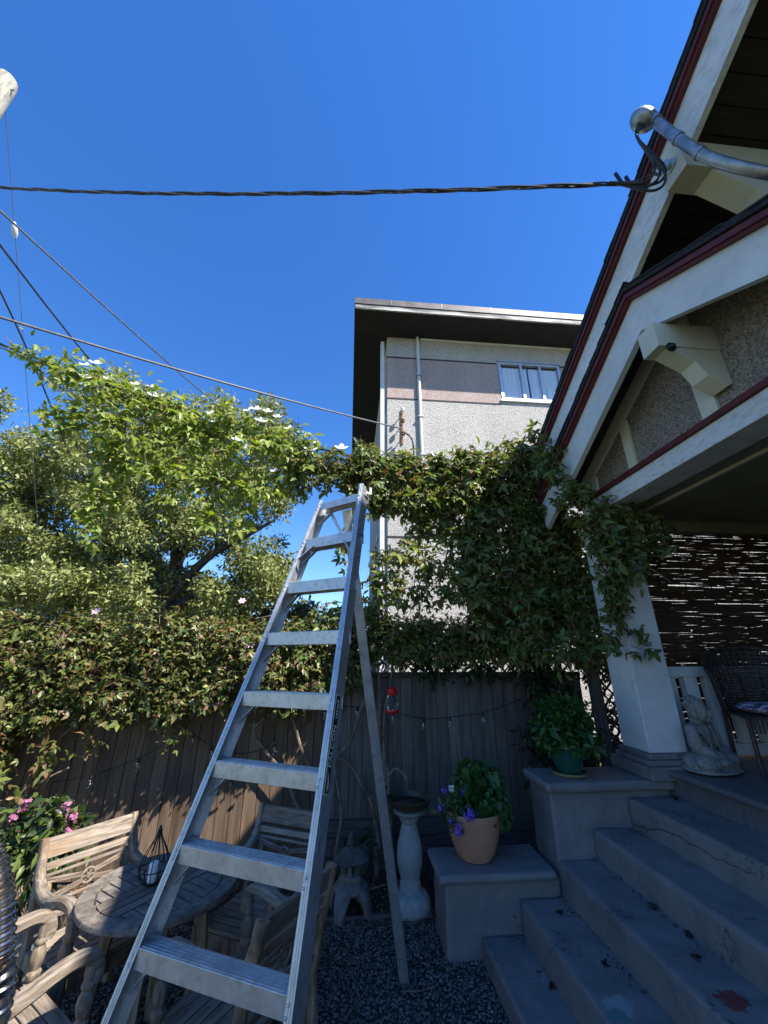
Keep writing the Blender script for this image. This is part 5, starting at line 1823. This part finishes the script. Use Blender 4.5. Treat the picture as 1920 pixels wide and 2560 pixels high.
for (x, dz, sz) in ((-3.28, .10, 1), (-3.12, .14, 1.1), (-3.2, -.08, 1), (-3.0, .05, 1), (-2.62, .05, .9), (-2.35, -.05, 1.1), (-2.28, -.02, .9), (-1.72, .0, 1), (-1.65, -.1, 1), (-1.28, .17, 1), (-1.18, .20, 1.1), (-1.05, .22, 1), (-.92, .16, .9), (-1.1, .05, 1.1), (-1.35, -.28, 1.1), (-1.27, -.34, 1.1), (-.80, .12, 1), (-1.0, -.95, .9), (-.88, -.55, .8), (-2.45, .1, .8), (-1.15, .12, 1)):
    put_flower('white_flower', fwh, (x, 3.98 + random.uniform(-.06, .12), cz(x) + dz), (random.uniform(-.5, .5), -1.0, .8), CM, sz * .85)

# vine curtain on the arbor wires at right
AV = thing('arbor_vine', 'dark green vine curtain hanging between ladder and porch pillar', 'vine', (1.4, 4.15, 3.0))
ab = []
def band(x0, x1, z0f, z1f, y, st, r, wt, p=1.0):
    x = x0
    while x < x1:
        z = z1f(x)
        while z > z0f(x):
            if random.random() < p:
                ab.append((x + random.uniform(-.07, .07), y + random.uniform(-.12, .12), z + random.uniform(-.05, .05), r, r * .85, r, wt))
            z -= st
        x += st
topz = lambda x: 4.16 + .05 * math.sin(x * 5) + (.10 if x > 1.7 else 0)
band(-.62, .25, lambda x: 3.80, topz, 4.12, .17, .17, 1.1)
band(.2, 1.6, lambda x: 3.55, topz, 4.12, .18, .19, 1.3)
band(.3, 1.5, lambda x: 2.55, lambda x: 3.6, 4.15, .2, .16, .85, .8)
band(1.4, 2.55, lambda x: 2.55, lambda x: topz(x) - .02, 4.08, .2, .19, 1.0, .95)
band(1.75, 2.62, lambda x: 1.95, lambda x: 2.6, 4.02, .19, .17, 1.0, .9)
band(2.35, 2.85, lambda x: 1.75, lambda x: 2.7, 4.0, .2, .15, .75, .6)
band(2.2, 3.0, lambda x: 2.2, lambda x: 3.5, 4.3, .22, .18, .9, .8)
band(1.4, 2.65, lambda x: 2.2, lambda x: 4.0, 4.34, .22, .2, 1.0, .9)
band(1.95, 2.25, lambda x: 4.15, lambda x: 4.48, 3.95, .17, .15, .8)
for b in ((2.08, 3.42, 3.72), (2.2, 3.4, 3.6), (2.3, 3.35, 3.45), (2.15, 3.42, 3.45), (2.3, 3.4, 3.2), (2.42, 3.36, 3.1), (2.45, 3.32, 3.3), (2.55, 3.32, 3.05), (2.36, 3.38, 2.9), (2.5, 3.34, 2.85), (2.66, 3.30, 3.2), (2.75, 3.28, 3.1), (2.85, 3.27, 2.95), (2.95, 3.27, 3.05), (2.68, 3.30, 2.92), (2.4, 3.4, 2.65), (2.44, 3.4, 2.4), (2.1, 3.45, 4.0), (2.02, 3.5, 3.9)):
    ab.append(b + (.15, .1, .14, 1.0))
for b in ((2.40, 3.40, 3.0), (2.46, 3.36, 2.75), (2.42, 3.38, 2.55), (2.40, 3.42, 2.3), (2.58, 3.33, 2.9), (2.62, 3.32, 2.7), (2.36, 3.44, 2.1), (2.7, 3.3, 3.3), (2.85, 3.3, 3.22), (2.6, 3.32, 3.3)):
    ab.append(b + (.13, .09, .13, 1.1))
for b in ((2.60, 3.4, 2.16), (2.64, 3.38, 2.02), (2.5, 3.4, 1.98), (2.45, 3.42, 2.2)):
    ab.append(b + (.07, .05, .06, 1.0))
for k in range(9):
    ab.append((-.02 + .06 * math.sin(k), 4.15, 3.85 - k * .15, .09, .08, .07, .75))
foliage('foliage', ab, 2000, .08, M['lf_arbor'], AV, T_OVAL, .9, .55, .55, three=True)
stuff(bpy.data.objects[AV.children[-1].name])
leaf_parts('leaf', ab, 260, .105, M['lf_arbor'], AV)
stems('stem', [[(2.6, 4.3, 1.8), (2.55, 4.2, 2.6), (2.4, 4.15, 3.4), (2.0, 4.15, 4.0)], [(2.55, 3.4, 2.8), (2.75, 3.32, 2.75), (2.95, 3.3, 2.6)], [(2.5, 3.4, 2.95), (2.7, 3.3, 2.72), (2.8, 3.3, 2.65)], [(1.15, 4.15, 4.0), (1.1, 4.15, 3.4), (1.2, 4.2, 2.6)], [(.7, 4.15, 4.0), (.75, 4.15, 3.3), (.7, 4.2, 2.7)], [(-.02, 4.15, 4.2), (0, 4.15, 3.4), (-.03, 4.15, 2.6)]], AV, .009)
tangle(AV, ab, 500, 600, .06)
sd = MB()
for (x, y, z) in ((.45, 4.05, 3.85), (.55, 4.0, 3.7), (.62, 4.0, 3.92), (.4, 4.0, 3.6), (-.02, 4.05, 3.3), (.02, 4.05, 3.05), (-.03, 4.05, 3.5)):
    for k in range(40):
        d = Vector(RNG.normal(size=3)).normalized()
        c = Vector((x, y, z))
        sd.add([c + d * .01, c + d * .06 + Vector((.003, 0, .003)), c + d * .06 - Vector((.003, 0, 0))], [(0, 1, 2)])
stuff(sd.build('seed_heads', M['seed_head'], AV))
for (x, y, z) in ((-.15, 3.92, 4.22), (-.5, 3.95, 4.2)):
    put_flower('white_flower', fwh, (x, y, z), (0, -1, .8), AV, 1.1)

# dark ivy behind the green pot
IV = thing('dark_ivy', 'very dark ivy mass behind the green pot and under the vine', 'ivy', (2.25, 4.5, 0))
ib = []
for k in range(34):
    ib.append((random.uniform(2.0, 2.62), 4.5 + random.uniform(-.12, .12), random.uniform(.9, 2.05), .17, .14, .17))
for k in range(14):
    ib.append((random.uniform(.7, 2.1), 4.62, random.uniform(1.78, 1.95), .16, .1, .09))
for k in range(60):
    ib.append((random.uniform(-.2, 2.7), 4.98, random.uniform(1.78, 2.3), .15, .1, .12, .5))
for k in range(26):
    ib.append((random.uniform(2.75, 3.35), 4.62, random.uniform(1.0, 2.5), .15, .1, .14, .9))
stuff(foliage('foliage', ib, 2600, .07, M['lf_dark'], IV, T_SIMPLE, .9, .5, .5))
stems('stem', [[(2.3, 4.6, 0), (2.3, 4.55, .9), (2.35, 4.5, 1.8)], [(2.1, 4.6, 0), (2.15, 4.55, 1.0), (2.1, 4.5, 1.7)]], IV, .015)
# small weeds at the fence foot
WD = thing('fence_foot_weeds', 'dim leafy weeds growing at the fence foot beside bird bath', 'plant', (.3, 4.5, 0))
stuff(foliage('foliage', [(.3, 4.5, .35, .18, .1, .3), (.4, 4.5, .6, .12, .1, .25), (.15, 4.5, .2, .2, .12, .15)], 900, .07, M['lf_dark'], WD, T_OVAL, .9, .2, .5))
stems('stem', [[(.3, 4.5, 0), (.32, 4.5, .4), (.38, 4.5, .7)]], WD, .006)

# big tree beyond the fence
def tree(name, label, base, trunk, limbs, blobs, per, size, mat, group=None, tm=T_SIMPLE):
    t = thing(name, label, 'tree', base, 0, group)
    tk = MB()
    q = spline(trunk, 6)
    n = len(q)
    tk.tube(q, [.26 * (1 - .6 * i / n) for i in range(n)], 10)
    tk.build('trunk', M['bark'], t, smooth=True)
    for l in limbs:
        q = spline(l, 6)
        n = len(q)
        MB().tube(q, [.13 * (1 - .8 * i / n) for i in range(n)], 7).build('limb', M['bark'], t, smooth=True)
    stuff(foliage('crown', blobs, per, size, mat, t, tm, .75, .1, .5))
    return t
tb = []
rs_ = random.Random(5)
for k in range(360):
    x = rs_.uniform(-9.6, -1.6)
    u = (x + 5.2) / 4.3
    zmid, zr = 5.9, 3.0
    if abs(u) > 1:
        zr = 1.6
        zmid = 6.4
    z = zmid + rs_.uniform(-1, 1) * zr * math.sqrt(max(.1, 1 - .55 * u * u))
    y = 10 + rs_.uniform(-1.3, 1.6)
    # leave gaps of sky
    if rs_.random() < .22 and z < 5.2:
        continue
    if -3.2 < x < -1.2 and 4.6 < z < 5.6 and rs_.random() < .7:
        continue
    if -8.0 < x < -6.6 and 5.0 < z < 5.6:
        continue
    r = rs_.uniform(.3, .56)
    tb.append((x, y, z, r, r, r * .7))
tree('garden_tree', 'big spreading olive-green tree filling the left above the hedge', (-5, 10.3, 0),
     [(-5, 10.3, 0), (-4.9, 10.3, 1.6), (-4.6, 10.2, 3.0), (-4.5, 10.2, 4.4)],
     [[(-4.6, 10.2, 3.2), (-3.6, 9.8, 4.3), (-2.6, 9.6, 4.9), (-2.0, 9.6, 5.3)], [(-4.6, 10.2, 3.4), (-5.8, 10, 4.8), (-7.3, 9.9, 5.6), (-8.4, 9.9, 6.0)], [(-4.5, 10.2, 4.2), (-4.9, 10.2, 5.8), (-5.6, 10.2, 7.4)], [(-4.5, 10.2, 4.2), (-3.8, 10.2, 5.8), (-3.3, 10, 7.2)], [(-4.6, 10.2, 3.0), (-3.6, 10.4, 3.6), (-2.5, 10.4, 3.7)], [(-5.8, 10, 4.8), (-6.4, 9.6, 6.2), (-6.8, 9.6, 7.4)]],
     tb, 2300, .105, M['lf_tree'])
def small_tree(name, label, cx, cy, z0, z1, rx, mat, n, size, seed, per=1800):
    r_ = random.Random(seed)
    bl = []
    for k in range(n):
        a, b = r_.uniform(-1, 1), r_.uniform(0, 1)
        w_ = math.sqrt(max(.05, 1 - (2 * b - .8) ** 2 * .8))
        r = r_.uniform(.28, .5) * (rx / 1.4) ** .5
        bl.append((cx + a * rx * w_, cy + r_.uniform(-.6, .6), z0 + (z1 - z0) * b, r, r, r * .8))
    return tree(name, label, (cx, cy, 0), [(cx, cy, 0), (cx, cy, z0), (cx, cy, (z0 + z1) / 2)], [[(cx, cy, z0), (cx + .5 * rx, cy, (z0 + z1) / 2)], [(cx, cy, z0), (cx - .5 * rx, cy, (z0 + z1) / 2)]], bl, per, size, mat, 'trees beyond the fence')
small_tree('small_tree', 'pale olive rounded tree between the big tree and the ladder', -2.7, 13.0, 2.0, 4.9, 1.5, M['lf_far'], 48, .13, 3)
small_tree('small_tree', 'dusky green tree low on the far left behind the hedge', -9.8, 13.5, 1.5, 5.6, 2.2, M['lf_conifer'], 60, .15, 4)
small_tree('small_tree', 'dark green conifer seen through the left of the big crown', -8.6, 15.5, 2.0, 7.6, 1.5, M['lf_conifer'], 60, .15, 6)
small_tree('small_tree', 'lower olive tree closing the gap under the big crown', -5.4, 12.6, 1.6, 4.4, 2.2, M['lf_tree'], 60, .13, 8)
